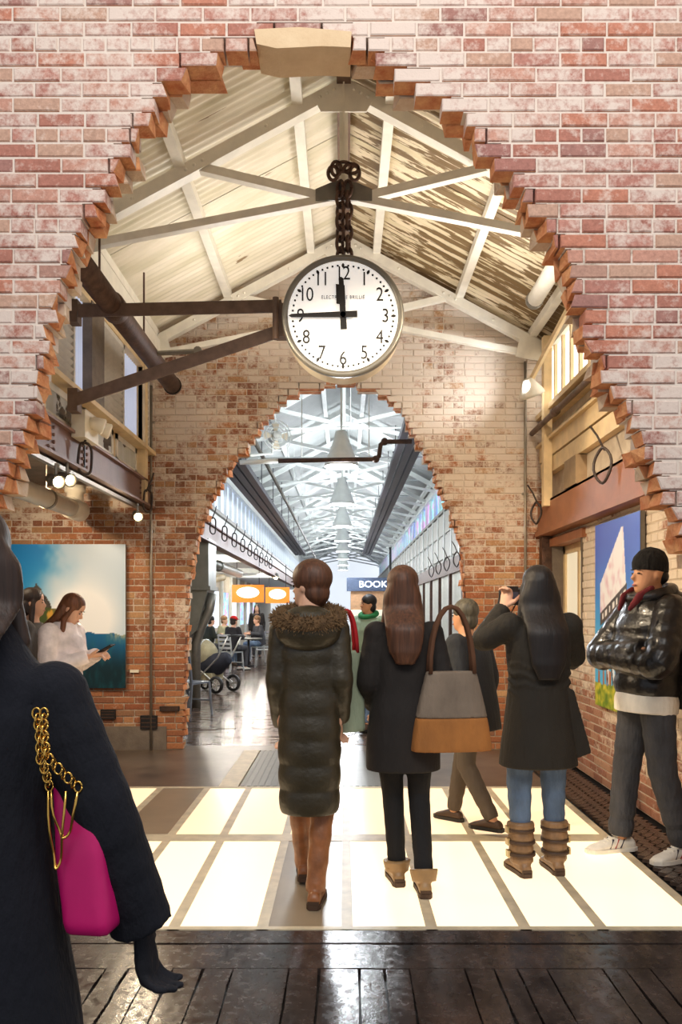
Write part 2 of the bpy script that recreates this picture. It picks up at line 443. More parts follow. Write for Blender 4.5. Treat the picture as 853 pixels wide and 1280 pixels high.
def profile(Y, left, right):
    def conv(l): return sorted((CH+(VY-y)*Y/F, (x-VX)*Y/F) for x, y in l)
    Lp, Rp = conv(left), conv(right); top = min(Lp[-1][0], Rp[-1][0])
    def ip(l, z):
        if z <= l[0][0]: return l[0][1]
        for a, b in zip(l, l[1:]):
            if z <= b[0]: return a[1]+(b[1]-a[1])*(z-a[0])/max(1e-6, b[0]-a[0])
        return l[-1][1]
    return lambda z: None if z > top else (ip(Lp, z), ip(Rp, z))
Y1, Y2, T1, T2 = 3.577, 8.26, .21, .24
front_edge = profile(Y1, [(-40,900),(-34,760),(-20,690),(-9,640),(8,600),(32,548),(44,505),(58,445),(74,395),(84,355),(97,322),(105,290),(124,262),(140,232),(150,205),(168,172),(196,135),(212,108),(232,92),(270,74),(318,58),(330,44)],
                     [(906,900),(898,800),(880,720),(862,680),(846,655),(824,610),(804,575),(788,535),(772,500),(756,478),(744,440),(726,395),(712,352),(696,312),(676,282),(654,252),(628,216),(604,190),(580,160),(556,130),(520,104),(490,86),(462,66),(440,54),(437,44)])
back_edge = profile(Y2, [(231,937),(234,850),(236,780),(240,720),(247,682),(260,640),(279,600),(299,574),(320,545),(340,516),(362,494),(392,484),(424,480)],
                    [(584,937),(582,850),(580,790),(578,720),(575,690),(568,662),(560,640),(548,610),(534,580),(519,550),(503,520),(482,494),(456,484),(434,480)])
def proj(p): return VX+F*p.x/p.y, VY-F*(p.z-CH)/p.y
def sc_front(p):
    x, y = proj(p)
    if not (-30 < x < 883 and -12 < y < 780): return None
    return math.hypot((x-426)/426, (y-400)/400)
wall_front = brick_wall('wall_front', -3.6, 3.6, 0, 5.4, T1, front_edge, [], M['brick_front'], M['mortar_front'], sc_front, 300, (0, Y1, 0), 0)
MB().prism([(-.39,3.955),(-.3,3.935),(-.1,3.945),(.03,3.94),(.035,4.01),(-.2,4.03),(-.40,4.02)], -.008, .19).build('plaster_patch', M['plaster'], wall_front, fix=True)
def sc_back(p):
    x, y = proj(p)
    if not (15 < x < 680 and 330 < y < 940): return None
    if 340 < x < 520 and y < 480: return None
    return math.hypot((x-400)/300, (y-640)/300)
wall_back = brick_wall('wall_back', -4.6, 2.6, 0, 5.4, T2, back_edge, [], M['brick_back'], M['mortar_back'], sc_back, 300, (0, Y2, 0), 0)
MB().box((-2.5,-.012,.0),(-1.83,.02,.24)).box((-4.5,-.012,0),(-2.5,.02,.24)).build('plinth', M['concrete'], wall_back)
# right wall: local x -> -Y ; holes in local u
XR = 2.12
def sc_right(p):
    if p.y < 3.9: return None
    x, y = proj(p)
    return None if not (683 < x < 853 and 600 < y < 1010) else p.y
wall_right = brick_wall('wall_right', -8.26, -4.0, 0, 2.25, .3, None, [(-8.1, -7.1, 1.13, 2.08)], M['brick_right'], M['mortar_right'], sc_right, 300, (XR, 0, 0), -PI/2, wythe=False)

# window in the right wall
k = NT('frosted_pane'); k.set(Base_Color=rgba((228,222,200)), Roughness=.25); k.b.inputs['Emission Color'].default_value = rgba((255,244,214)); k.b.inputs['Emission Strength'].default_value = .35; M['frost'] = k.m
win = struct(empty('window_1', (XR, 7.6, 1.13)))
MB().box((.1,-.5,0),(.16,.5,.08)).box((.1,-.5,.87),(.16,.5,.95)).box((.1,-.5,0),(.16,-.42,.95)).box((.1,.42,0),(.16,.5,.95)).box((.11,-.03,0),(.15,.03,.95)).build('window_frame', M['cream_wood'], win)
MB().box((.12,-.42,.08),(.13,-.03,.87)).build('pane', M['frost'], win); MB().box((.12,.03,.08),(.13,.42,.87)).build('pane', M['frost'], win)
MB().box((-.012,-.505,0),(.16,-.485,.95)).box((-.012,.485,0),(.16,.505,.95)).build('jamb_lining', M['concrete'], win)
MB().box((-.03,-.56,-.06),(.16,.56,0)).build('window_sill', M['concrete'], win)
MB().box((-.035,-.60,.95),(.16,.60,1.03)).build('lintel', M['brown_beam'], win)

# ------------------------------------------------------------------ floors
k = NT('worn_dark_boards'); p = k.pos((3, 1.2, 1)); f = k.noise(p, 3.2, 6, .6); g = k.noise(k.pos(), 26, 4)
k.set(Base_Color=k.ramp(f, [(.3, lin((34,28,26))), (.55, lin((62,52,48))), (.8, lin((88,74,68)))]), Roughness=k.ramp(g, [(.3, (.12,.12,.12)), (.7, (.34,.34,.34))]))
k.bump(k.math('ADD', f, k.math('MULTIPLY', g, .2)), .16, .012); M['boards'] = k.m
k = NT('smooth_concrete_floor'); f = k.noise(k.pos(), 3, 6, .6); g = k.noise(k.pos(), 60, 3)
k.set(Base_Color=k.ramp(f, [(.3, lin((84,72,62))), (.7, lin((118,102,88)))]), Roughness=.28); k.bump(g, .1, .004); M['conc_floor'] = k.m
M['pavers'] = simple('paver_dark', (82,68,60), .24, 0, .25, 5, .2, 40)
k = NT('paver_tones'); at = k.n('ShaderNodeAttribute', attribute_name='tint'); f = k.noise(k.pos(), 9, 4)
k.set(Base_Color=k.mix(.4, k.ramp(at.outputs['Fac'], [(0, lin((66,56,52))), (.5, lin((100,84,74))), (1, lin((128,106,92)))]), k.ramp(f, [(.3, (.4,.4,.4)), (.7, (1,1,1))]), 'MULTIPLY'), Roughness=.22); k.bump(f, .25, .006); M['paver'] = k.m
M['joint'] = simple('floor_joint', (34,29,27), .5)
M['plate'] = simple('checker_plate', (104,98,88), .35, .5, .12, 8)

flo = struct(MB().box((-4.6,-1.5,-.2),(4.6,Y1-.0,-.03)).build('floor', M['joint']))
flo['label'] = 'dark worn boarded floor before the glass floor'
rr = random.Random(3)
def board(name, x0, x1, y0, y1, par, z=-.001, rag=.012):
    q = MB(); nn = 14; ring_t = []; 
    ln = y1-y0
    Lf = [(x0+.0015+rr.uniform(0, rag), y0+ln*i/nn) for i in range(nn+1)]; Rt = [(x1-.0015-rr.uniform(0, rag), y0+ln*i/nn) for i in range(nn+1)]
    q.prism(Lf+Rt[::-1], -.03, z, 'z'); return q.build(name, M['boards'], par, fix=True)
def crossboard(x0, x1, y0, y1, par):
    q = MB(); nn = 10
    A = [(x0+(x1-x0)*i/nn, y0+.004+rr.uniform(0, .006)) for i in range(nn+1)]; B = [(x0+(x1-x0)*i/nn, y1-.004-rr.uniform(0, .006)) for i in range(nn+1)]
    q.prism(A+B[::-1], -.03, -.001-rr.uniform(0, .003), 'z'); q.build('floor_slab', M['boards'], par, fix=True)
for (ya, yb, cuts) in ((3.43, Y1, [-3.6,-1.9,-.4,.9,3.6]), (3.19, 3.43, [-3.6,-1.02,.12,1.5,3.6])):
    for a, b in zip(cuts, cuts[1:]): crossboard(a, b, ya, yb, flo)
x = -3.4
while x < 3.4:
    wd = rr.choice([.09, .1, .12, .12, .16, .22]); board('floorboard', x, x+wd, 1.2, 3.19, flo, -.001-rr.uniform(0, .004), .007 if wd < .2 else .003); x += wd
mid = struct(MB().box((-4.6,Y1,-.2),(XR+.3,9.0,-.03)).build('floor_base', M['joint']))
mid['label'] = 'floor around and behind the glass floor'
MB().box((-4.6,Y1,-.03),(-1.90,Y2+T2,0)).box((-1.90,6.5,-.03),(-1.02,Y2+T2,0)).box((.42,6.5,-.03),(1.68,Y2+T2,0)).box((-1.02,8.2,-.03),(.42,Y2+T2,0)).build('concrete_slab', M['conc_floor'], mid)
MB().box((-1.02,6.5,-.03),(-.86,8.2,.003)).build('steel_strip', M['floor_bar'], mid)
q = MB().box((-.85,6.5,-.03),(.41,8.19,0)); 
for i in range(24):
    q.box((-.84+i*.052,6.51,0),(-.81+i*.052,8.18,.004))
q.build('ribbed_plate', M['plate'], mid)
# herringbone wood blocks on the right strip
q = MB(); bl, bw = .16, .055
for i in range(-4, 16):
    for j in range(0, 90):
        cx = 1.70+i*bl*.5; cy = 3.6+j*bw*1.42+(i % 2)*.02
        a = PI/4 if i % 2 else -PI/4
        if not (1.74 < cx < 2.08 and 3.65 < cy < 8.2): continue
        p0 = Vector((cx-math.cos(a)*bl*.49*.7, cy-math.sin(a)*bl*.49*.7, -.012)); p1 = Vector((cx+math.cos(a)*bl*.49*.7, cy+math.sin(a)*bl*.49*.7, -.012))
        q.bar(p0, p1, bw*.92, .02)
tag(q.build('wood_block_floor', M['pavers'], mid), kind='stuff')

# glass floor
gf = struct(empty('glass_floor', (0, Y1, 0))); gf['label'] = 'backlit frosted glass floor in steel bars'
xs = [-1.90,-1.48,-1.10,-.766,-.367,.015,.395,.816,1.16,1.66]; ys = [0.0, 1.44, 2.92]
bar_w = .052
q = MB()
MB().box((-1.90,0,-.03),(1.68,.035,.001)).build('edge_bar', M['floor_bar'], gf)
MB().box((-1.90,1.38,-.03),(1.68,1.53,.002)).build('cross_bar', M['floor_bar'], gf)
MB().box((-1.90,2.87,-.03),(1.68,2.925,.002)).build('edge_bar', M['floor_bar'], gf)
for x in xs: MB().box((x-bar_w/2,.0,-.03),(x+bar_w/2,2.92,.0015)).build('bar', M['floor_bar'], gf)
for i, (a, b) in enumerate(zip(xs, xs[1:])):
    for j, (c, d) in enumerate(((.035, 1.38), (1.53, 2.87))):
        dim = (i == 1 and j == 1) or (i == 4 and j == 0)
        MB().box((a+bar_w/2,c,-.03),(b-bar_w/2,d,-.001)).build('glass_panel', M['dim_panel'] if dim else (M['lit_panel_back'] if j else M['lit_panel']), gf)

# hall floor with pavers
hf = struct(MB().box((-5,Y2+T2,-.2),(5,50,-.012)).build('floor_hall', M['joint'])); hf['label'] = 'dark polished paver floor of the long hall'
q = MB(); rr = random.Random(5)
y = Y2+T2+.01
while y < 24:
    x = -4.6+rr.uniform(0, .2)
    while x < 3.0:
        q.box((x,y,-.03),(x+.205,y+.098,-.004+rr.uniform(-.003,.003)), 0, rr.random()); x += .213
    y += .105
tag(q.build('pavers', M['paver'], hf, tint=True), kind='stuff')
MB().box((-5,24,-.03),(5,50,-.004)).build('far_paving', M['pavers'], hf)

# ------------------------------------------------------------------ roof over the middle room
RIDGE, SL = 5.29, .53                       # ridge height, slope (z drop per x)
def roof_z(x): return RIDGE-SL*abs(x)
roof = struct(empty('ceiling', (0, 0, 0))); roof['label'] = 'painted corrugated sheet roof over the clock'
def sheets(parent, ya, yb, width, mats, xe=2.25, pitch=.076, samp=6, name='roof_sheet'):
    for side in (-1, 1):
        y = ya; i = 0
        while y < yb-.05:
            q = MB(); w_ = min(width, yb-y)+.03; nn = max(2, int(w_/pitch*samp)); dz = .004*(i % 2)
            for a in range(nn+1):
                yy = y+w_*a/nn; wz = .011*math.cos(2*PI*yy/pitch)+dz
                for xx in (.0, xe): q.v.append((side*xx, yy, roof_z(xx)+wz))
            for a in range(nn): q.face((2*a, 2*a+1, 2*a+3, 2*a+2))
            q.build(name, mats[0] if side < 0 else mats[1], parent, smooth=True); y += width; i += 1
sheets(roof, Y1+T1, Y2, .66, (M['roof_left'], M['roof_right']))
pur = roof
def purlin(par, x, ya, yb, mat, w_=.075, h_=.09):
    z = roof_z(x)-.012; MB().box((x-w_/2, ya, z-h_-.02*0), (x+w_/2, yb, z-.012)).build('purlin', mat, par)
for x in (-1.9, -1.165, -.33, .33, 1.165, 1.9): purlin(pur, x, Y1+T1, Y2, M['white_steel'])
MB().box((-.05, Y1+T1, RIDGE-.13), (.05, Y2, RIDGE-.03)).build('ridge_board', M['dark_iron'], pur)

def truss(name, label, Y, mat, group=None, detail=True):
    t = thing(name, label, 'truss', (0, Y, 0), 0, group); ap = 5.16
    def rz(x): return ap-.54*abs(x)
    def angle(q, p0, p1, s=.07):      # an L section: two thin flats
        p0 = Vector(p0); p1 = Vector(p1)
        q.bar(p0, p1, .012, s, (0,0,1)); q.bar(p0+Vector((0,s/2,-s/2+.006)), p1+Vector((0,s/2,-s/2+.006)), s, .012, (0,0,1))
    for s in (-1, 1):
        q = MB(); angle(q, (0,0,ap), (s*2.05,0,rz(2.05)), .09); q.build('rafter', mat, t)
        q = MB(); angle(q, (s*.03,0,4.37), (s*1.95,0,4.00), .055); q.build('tie', mat, t)
        q = MB(); angle(q, (s*1.05,.02,rz(1.05)), (s*.16,.02,4.38), .06); q.build('strut', mat, t)
        if detail:
            q = MB(); q.prism([(s*1.78,rz(1.78)+.03),(s*2.05,rz(2.05)+.03),(s*2.05,3.92),(s*1.72,3.98)], -.012, 0).build('gusset', mat, t, fix=True)
            q = MB()
            for xx in (.07, .12, .17, .55, 1.0, 1.06, 1.12, 1.5): q.ell((s*xx, -.008, rz(xx)-.002), (.013,.012,.013), 8, 4)
            tag(q.build('rivets', mat, t, smooth=True), kind='stuff')
    q = MB(); angle(q, (0,0,ap), (0,0,4.35), .06); q.build('king_post', mat, t)
    if detail:
        MB().prism([(-.2,ap-.13),(0,ap-.01),(.2,ap-.13),(.16,ap-.2),(-.16,ap-.2)], -.012, .0).build('gusset', mat, t, fix=True)
        MB().prism([(-.2,4.33),(.2,4.33),(.2,4.41),(.06,4.47),(-.06,4.47),(-.2,4.41)], -.016, -.004).build('gusset', M['grey_steel'] if mat is M['white_steel'] else mat, t, fix=True)
    return t
truss('roof_truss', 'white riveted roof truss the clock chain hangs from', 5.67, M['white_steel'])
truss('roof_truss', 'white riveted roof truss against the whitewashed upper brick wall', 8.02, M['white_steel'])

# ------------------------------------------------------------------ clock, chain, bracket
CY = 5.50; CZ = CH+(VY-395)*CY/F; CX = (429-VX)*CY/F; CR = .418
M['clock_face'] = emitter('clock_face', (252,252,250), .35); M['clock_rim'] = simple('clock_rim', (126,124,118), .4, .5, .08)
clk = thing('station_clock', 'round white double-ring station clock with black numerals hanging on a chain', 'clock', (CX, CY, CZ))
MB().lathe([(CR-.012,.012),(CR,.02),(CR,.05),(CR-.012,.06),(CR-.012,.23),(CR-.06,.25),(.05,.252)], axis='y', n=64).build('drum', M['white_plastic'], clk, smooth=False)
MB().lathe([(CR-.04,.012),(CR-.036,-.012),(CR-.01,-.018),(CR+.002,-.006),(CR+.002,.03),(CR-.04,.03)], axis='y', n=72, cap=False).build('bezel', M['clock_rim'], clk, smooth=True)
face = MB().lathe([(.001,.0),(CR-.038,.0),(CR-.038,.02)], axis='y', n=64, cap=False).build('dial', M['clock_face'], clk, fix=True)
def text_mesh(body, size, name, mat, parent, loc, rot=(PI/2,0,0), ext=.001, sx=1.0, sp=1.0, bold=0.0):
    cu = bpy.data.curves.new('t', 'FONT'); cu.body = body; cu.size = size; cu.align_x = 'CENTER'; cu.align_y = 'CENTER'; cu.extrude = ext; cu.space_character = sp; cu.offset = bold; cu.resolution_u = 4
    o = bpy.data.objects.new('t', cu); COL.objects.link(o); bpy.context.view_layer.update()
    me = bpy.data.meshes.new_from_object(o.evaluated_get(bpy.context.evaluated_depsgraph_get())); bpy.data.objects.remove(o); bpy.data.curves.remove(cu)
    me.materials.clear(); me.materials.append(mat)
    r = link(name, me, parent, loc); r.rotation_euler = rot; r.scale = (sx, 1, 1); return r
for i in range(1, 13):
    a = PI/2-i*PI/6; rd = .292
    text_mesh(str(i), .135, 'numeral', M['black'], face, (math.cos(a)*rd, -.002, math.sin(a)*rd-.002), sx=.82, sp=.9)
text_mesh('ELECTRIQUE BRILLIÉ', .034, 'lettering', M['black'], face, (0, -.002, .128), sx=.78, sp=1.25)
dots = MB()
for i in range(60):
    a = 2*PI*i/60; rd = .347
    if i % 5: dots.lathe([(.001,-.003),(.0075,-.003),(.0075,.001)], (math.cos(a)*rd, 0, math.sin(a)*rd), 'y', 10)
    else:
        c, s = math.cos(a), math.sin(a)
        def rt(u, v): return (u*c-v*s, u*s+v*c)
        dots.prism([rt(rd-.019, 0), rt(rd-.006, .0095), rt(rd+.006, .0095), rt(rd+.019, 0), rt(rd+.006, -.0095), rt(rd-.006, -.0095)], -.003, .001)
tag(dots.build('minute_marks', M['black'], face, fix=True), kind='stuff')
hd = lambda ang, l0, l1, w0, w1, y, nm: MB().prism([(math.cos(ang)*u-math.sin(ang)*v, math.sin(ang)*u+math.cos(ang)*v) for u, v in ((-l0,-w0),(l1*.95,-w1),(l1,0),(l1*.95,w1),(-l0,w0))], y, y-.008).build(nm, M['black'], clk, fix=True)
hd(PI+.025, .098, .372, .022, .011, -.028, 'minute_hand')
hd(PI/2+.055, .098, .262, .022, .017, -.016, 'hour_hand')
MB().prism([(-.046,.08),(.018,.07),(.012,.205),(-.05,.215)], -.012, -.016).build('hour_hand_plate', M['black'], clk, fix=True)
MB().lathe([(.001,-.036),(.02,-.036),(.024,-.0)], axis='y', n=16).build('hub', M['black'], clk)
MB().box((-.05,.06,CR-.03),(.05,.2,CR+.03)).build('hanger', M['rust'], clk)
q = MB().box((-CR-.055,.08,-.11),(-CR+.02,.18,.12)); q.tube([(-CR-.05,.06,.15),(-CR-.05,.06,-.14)], .022, 10); q.build('bracket_lug', M['dark_iron'], clk)

chain = thing('hanging_chain', 'rusty doubled chain from the roof truss to the clock', 'chain', (0, 5.62, CZ+CR))
def link_ring(q, c, R1, R2, r, M_):
    n = 16; pts = [Vector(c)+M_ @ Vector((math.cos(2*PI*i/n)*R1, 0, math.sin(2*PI*i/n)*R2)) for i in range(n+1)]
    q.tube(pts, r, 6)
zt = 4.42-(CZ+CR); nl = 7
for ix, dx in enumerate((-.028, .03)):
    for i in range(nl):
        q = MB(); link_ring(q, (dx*(1 if i % 2 else .9), 0, .02+zt*(i+.4)/nl), .030, zt/nl*.72, .0125, Matrix.Rotation((PI/4 if i % 2 else -PI/4)+ix*.5, 3, 'Z'))
        q.build('link', M['rust'], chain, smooth=True)
for i in range(5):
    q = MB(); a = PI*i/4; link_ring(q, (math.cos(a)*.075, -.05, zt+.055+math.sin(a)*.045), .034, .05, .013, Matrix.Rotation(a+(i % 2)*.8, 3, 'Y'))
    q.build('link', M['rust'], chain, smooth=True)

br = thing('clock_bracket', 'two brown iron arms reaching from the shuttered wall to the clock', 'bracket', (-1.9, 5.64, 2.95))
def off(p): return Vector(p)-Vector((-1.9, 5.64, 2.95))
def angle_bar(p0, p1, s, nm, par, mat):
    q = MB(); p0, p1 = off(p0), off(p1)
    q.bar(p0, p1, .014, s); q.bar(p0+Vector((0,.04,s/2)), p1+Vector((0,.04,s/2)), .085, .012); q.build(nm, mat, par)
angle_bar(P(98,389,5.64), P(352,383,5.64), .085, 'arm', br, M['dark_iron'])
angle_bar(P(94,500,5.64), P(350,414,5.64), .085, 'arm', br, M['dark_iron'])
for py_ in (389, 500): v_ = off(P(96,py_,5.66)); MB().box((v_.x-.06,v_.y-.02,v_.z-.08),(v_.x+.01,v_.y+.08,v_.z+.08)).build('mounting_plate', M['dark_iron'], br)

# ------------------------------------------------------------------ left side: beam, shutters, pipes
XL = -2.0
bm = thing('steel_beam', 'mauve-brown riveted steel beam under the louvred shutters', 'beam', (XL, 6.0, 2.48))
MB().box((-.02,-2.2,0),(.0,2.25,.26)).box((-.12,-2.2,.0),(.06,2.25,.02)).box((-.12,-2.2,.245),(.04,2.25,.265)).build('web', M['mauve_beam'], bm)
for yy in (-.55, .15, 1.9):
    q = MB()
    for zz in (.06, .11, .16, .21):
        for dy in (-.05, .05): q.ell((.006, yy+dy, zz), (.012,.014,.014), 8, 4)
    tag(q.build('rivets', M['mauve_beam'], bm, smooth=True), kind='stuff')
MB().box((.0,.14,.02),(.01,.16,.245)).build('splice_seam', M['black'], bm)
sw = struct(empty('window_2', (XL, 0, 0))); sw['label'] = 'shuttered side wall with louvres and ribbed panes over the mauve beam'
MB().box((-.14,3.8,2.74),(-.06,8.26,3.04)).build('apron', M['cream_wood'], sw)
MB().box((-.1,3.8,3.03),(.06,8.26,3.07)).build('window_sill', M['cream_wood'], sw)
for a, b in ((4.2,5.2),(5.28,6.1),(6.3,7.1),(7.2,7.9)):
    f_ = MB().box((-.06,a,2.77),(-.045,b,2.82)).box((-.06,a,2.98),(-.045,b,3.03)).box((-.06,a,2.77),(-.045,a+.05,3.03)).box((-.06,b-.05,2.77),(-.045,b,3.03)).build('apron_frame', M['white_steel'], sw)
    MB().box((-.058,a+.05,2.82),(-.052,b-.05,2.98)).build('pane', M['pane_dirty'], f_)
MB().box((-.14,3.8,3.84),(.02,8.26,3.92)).build('head_rail', M['cream_wood'], sw)
MB().box((-.2,3.8,3.92),(-.12,8.26,4.32)).build('upper_boarding', M['cream_wood'], sw)
for y0, y1_ in ((4.30,4.62),(5.38,5.93),(6.58,7.26),(7.9,8.2)):
    sh = MB().box((-.03,y0,3.07),(.01,y0+.035,3.84)).box((-.03,y1_-.035,3.07),(.01,y1_,3.84)).box((-.03,y0,3.07),(.01,y1_,3.11)).box((-.03,y0,3.80),(.01,y1_,3.84)).build('shutter', M['louvre'], sw)
    n_ = 13; q0 = MB().bar((0,y0+.03,0),(0,y1_-.03,0), .060, .009, (-.9,0,1)).mesh('slat', M['louvre'])
    for i in range(n_): link('slat', q0, sh, (-.012, 0, 3.135+(3.80-3.135)*i/(n_-1)*.97))
for y0, y1_ in ((4.62,5.38),(5.93,6.26),(7.28,7.86)):
    q = MB(); n_ = int((y1_-y0)/.012)
    for a in range(n_+1):
        yy = y0+(y1_-y0)*a/n_; xx = -.05+.012*math.cos(2*PI*yy/.06)
        q.v += [(xx,yy,3.07),(xx,yy,3.84)]
    for a in range(n_): q.face((2*a,2*a+2,2*a+3,2*a+1))
    q.build('ribbed_pane', M['ribbed'], sw, smooth=True)
MB().box((-.1,6.26,3.05),(.03,6.58,3.86)).build('post', M['concrete'], sw)
MB().box((-.06,5.15,2.7),(.04,5.26,3.06)).build('post', M['cream_wood'], sw)
MB().box((-.06,7.9,2.5),(.04,8.0,4.1)).build('post', M['cream_wood'], sw)
MB().box((-.14,3.8,3.05),(-.12,8.26,3.86)).build('backing', M['louvre'], sw)
gt = thing('eave_gutter', 'white eave beam along the top of the shuttered wall', 'gutter', (XL+.1, 6, 4.04))
MB().box((-.06,-2.2,-.06),(.06,2.2,.1)).build('channel', M['white_steel'], gt)
pipe = thing('rusty_pipe', 'thick rust-brown pipe running past the louvred shutters', 'pipe', (-1.65, 6.4, 3.60))
MB().tube([(0,-1.9,0),(0,1.3,0)], .08, 20).build('pipe_run', M['rust'], pipe, smooth=True)
MB().lathe([(.081,-.75),(.095,-.74),(.095,-.60),(.081,-.59)], axis='y', n=20, cap=False).build('coupling', M['rust'], pipe, smooth=True)
MB().lathe([(.06,1.28),(.088,1.28),(.088,1.31),(.06,1.31)], axis='y', n=20).build('pipe_end', M['black'], pipe)
for yy in (-1.0, 0.2): MB().tube([(0,yy,.08),(0,yy,.62)], .008, 6).build('hanger_rod', M['rust'], pipe)
MB().tube([(.02,.35,-.0),(.42,.35,.02)], .022, 8).lathe([(.035,-.03),(.035,.03)], (.42,.35,.02), 'y', 10).build('stub_valve', M['grey_steel'], pipe)
# emergency light
em = thing('emergency_light', 'cream emergency light box with two lamp heads on the mauve beam', 'light', (XL+.06, 6.0, 2.70))
MB().box((-.05,-.16,0),(.05,.16,.2)).build('housing', M['white_plastic'], em)
for dy in (-.02, .14):
    h_ = MB().lathe([(.03,-.07),(.05,-.02),(.062,.04),(.05,.05)], (0,0,0), 'x', 16).build('lamp_head', M['white_plastic'], em, smooth=True); h_.location = (.10, dy, .12); h_.rotation_euler = (0, .35, .3)
def loop_cable(label, at, r, par=None, mat=None, group=None):
    sg_ = 1 if at[0] < 0 else -1; o = thing('cable_loop', label, 'cable', (at[0]+sg_*.045, at[1], at[2]), -sg_*.55, group); q = MB(); n = 18
    q.tube([(0.01*math.sin(i), math.sin(2*PI*i/n)*r*.7, -r+math.cos(2*PI*i/n)*r*1.2) for i in range(n+1)], .011, 6).build('loop', mat or M['cable'], o, smooth=True)
    MB().tube([(0,-.02,.0),(.0,.05,.12),(-.02,.1,.2)], .009, 6).build('lead', mat or M['cable'], o, smooth=True); return o
loop_cable('brown cable loop below the emergency light', (XL+.03,5.95,2.66), .1)
loop_cable('dark cable loop at the far end of the mauve beam', (XL+.03,7.85,2.60), .09)
wp = thing('pvc_pipe', 'white plastic drain pipe with an upturned end under the mauve beam', 'pipe', (-2.62, 6.9, 2.42))
MB().tube([(0,-2.2,0),(0,.9,0)], .085, 20).build('pipe_run', M['pvc'], wp, smooth=True)
MB().lathe([(.085,.75),(.105,.76),(.105,1.02),(.09,1.04)], axis='y', n=20).build('coupling', M['pvc'], wp, smooth=True)
MB().lathe([(.08,0),(.08,.16),(.1,.165),(.1,.23),(.085,.23)], (0,.9,0), 'z', 20).build('upturned_socket', M['pvc'], wp, smooth=True)
MB().lathe([(.087,-.02),(.092,-.02),(.092,.02),(.087,.02)], (0,.15,0), 'y', 20).tube([(0,.15,.09),(0,.15,.30)], .008, 6).build('pipe_strap', M['conduit'], wp)
struct(MB().box((-4.6,3.8,2.72),(-2.12,8.26,2.8)).build('ceiling_bay', M['concrete'])); struct(MB().box((-4.7,3.6,0),(-4.6,8.5,2.8)).build('wall_left', M['mortar_back']))
tr = thing('track_rail', 'thin lamp track under the mauve beam', 'track', (XL-.02, 6.5, 2.46))
MB().box((-.02,-2.2,-.03),(.02,1.7,.0)).build('rail', M['conduit'], tr)
def track_lamp(label, at, tgt, group=None):
    o = thing('track_lamp', label, 'lamp', at, 0, group); d = (Vector(tgt)-Vector(at)).normalized(); rot = d.to_track_quat('Z', 'Y').to_euler()
    h_ = MB().lathe([(.02,-.1),(.035,-.09),(.045,0),(.048,.05),(.042,.05),(.03,.02)], n=16).build('lamp_head', M['grey_steel'], o, smooth=True); h_.rotation_euler = rot
    b_ = MB().ell((0,0,.03),(.032,.032,.022),12,6).build('bulb', M['bulb_warm'], o, smooth=True); b_.rotation_euler = rot
    MB().tube([(0,0,.03),(0,0,.12)], .01, 8).build('stem', M['grey_steel'], o)
    light('track_lamp_light', 'SPOT', Vector(at)+d*.09, 40, WARM, .04, tgt, 120)
track_lamp('single lit track lamp by the vertical conduit', P(172,645,7.56)+Vector((.0,0,0)), (-.4, 4.2, 1.0))
track_lamp('lit track lamp of the pair above the white drain pipe', P(70,601,5.45), (.5, 3.0, 1.2), 'pair of track lamps')
track_lamp('lit track lamp of the pair above the white drain pipe', P(84,599,5.68), (.9, 3.4, 1.2), 'pair of track lamps')
def conduit(label, x, y, z0, z1, r=.014, mat=None):
    o = thing('conduit', label, 'conduit', (x, y, z0)); MB().tube([(0,0,0),(0,0,z1-z0)], r, 8).build('pipe_run', mat or M['conduit'], o, smooth=True)
    for t in (.2, .6, .9): MB().box((-.03,.0,(z1-z0)*t-.01),(.03,.03,(z1-z0)*t+.01)).build('clip', M['conduit'], o)
conduit('thin vertical steel conduit beside the seascape poster', -1.985, 8.235, .0, 3.75)
conduit('thin vertical steel conduit left of the riveted column', 1.87, 8.235, 0.6, 4.0)

# posters (painted print as a colour grid)
def painted(name, w_, h_, fn, nx, ny, parent, loc, rz):
    me = bpy.data.meshes.new(name); v = [(w_*i/nx, 0, h_*j/ny) for j in range(ny+1) for i in range(nx+1)]
    f = [(j*(nx+1)+i, j*(nx+1)+i+1, (j+1)*(nx+1)+i+1, (j+1)*(nx+1)+i) for j in range(ny) for i in range(nx)]
    me.from_pydata(v, [], f); at = me.color_attributes.new('print', 'FLOAT_COLOR', 'POINT'); d = []
    for j in range(ny+1):
        for i in range(nx+1): d += list(lin(tuple(max(0, min(255, q)) for q in fn(i/nx, j/ny))))+[1.0]
    at.data.foreach_set('color', d)
    k = NT(name+'_print'); a = k.n('ShaderNodeAttribute', attribute_name='print'); k.set(Base_Color=a.outputs['Color'], Roughness=.35); me.materials.append(k.m)
    return link(name, me, parent, loc, rz)
def mixc(a, b, t): t = max(0, min(1, t)); return tuple(a[i]+(b[i]-a[i])*t for i in range(3))
def sst(a, b, x): t = max(0, min(1, (x-a)/(b-a))); return t*t*(3-2*t)
def nz(x, y, s, o=3): return noise.fractal(Vector((x*s, y*s, 3.3)), 1.0, 2.0, o)
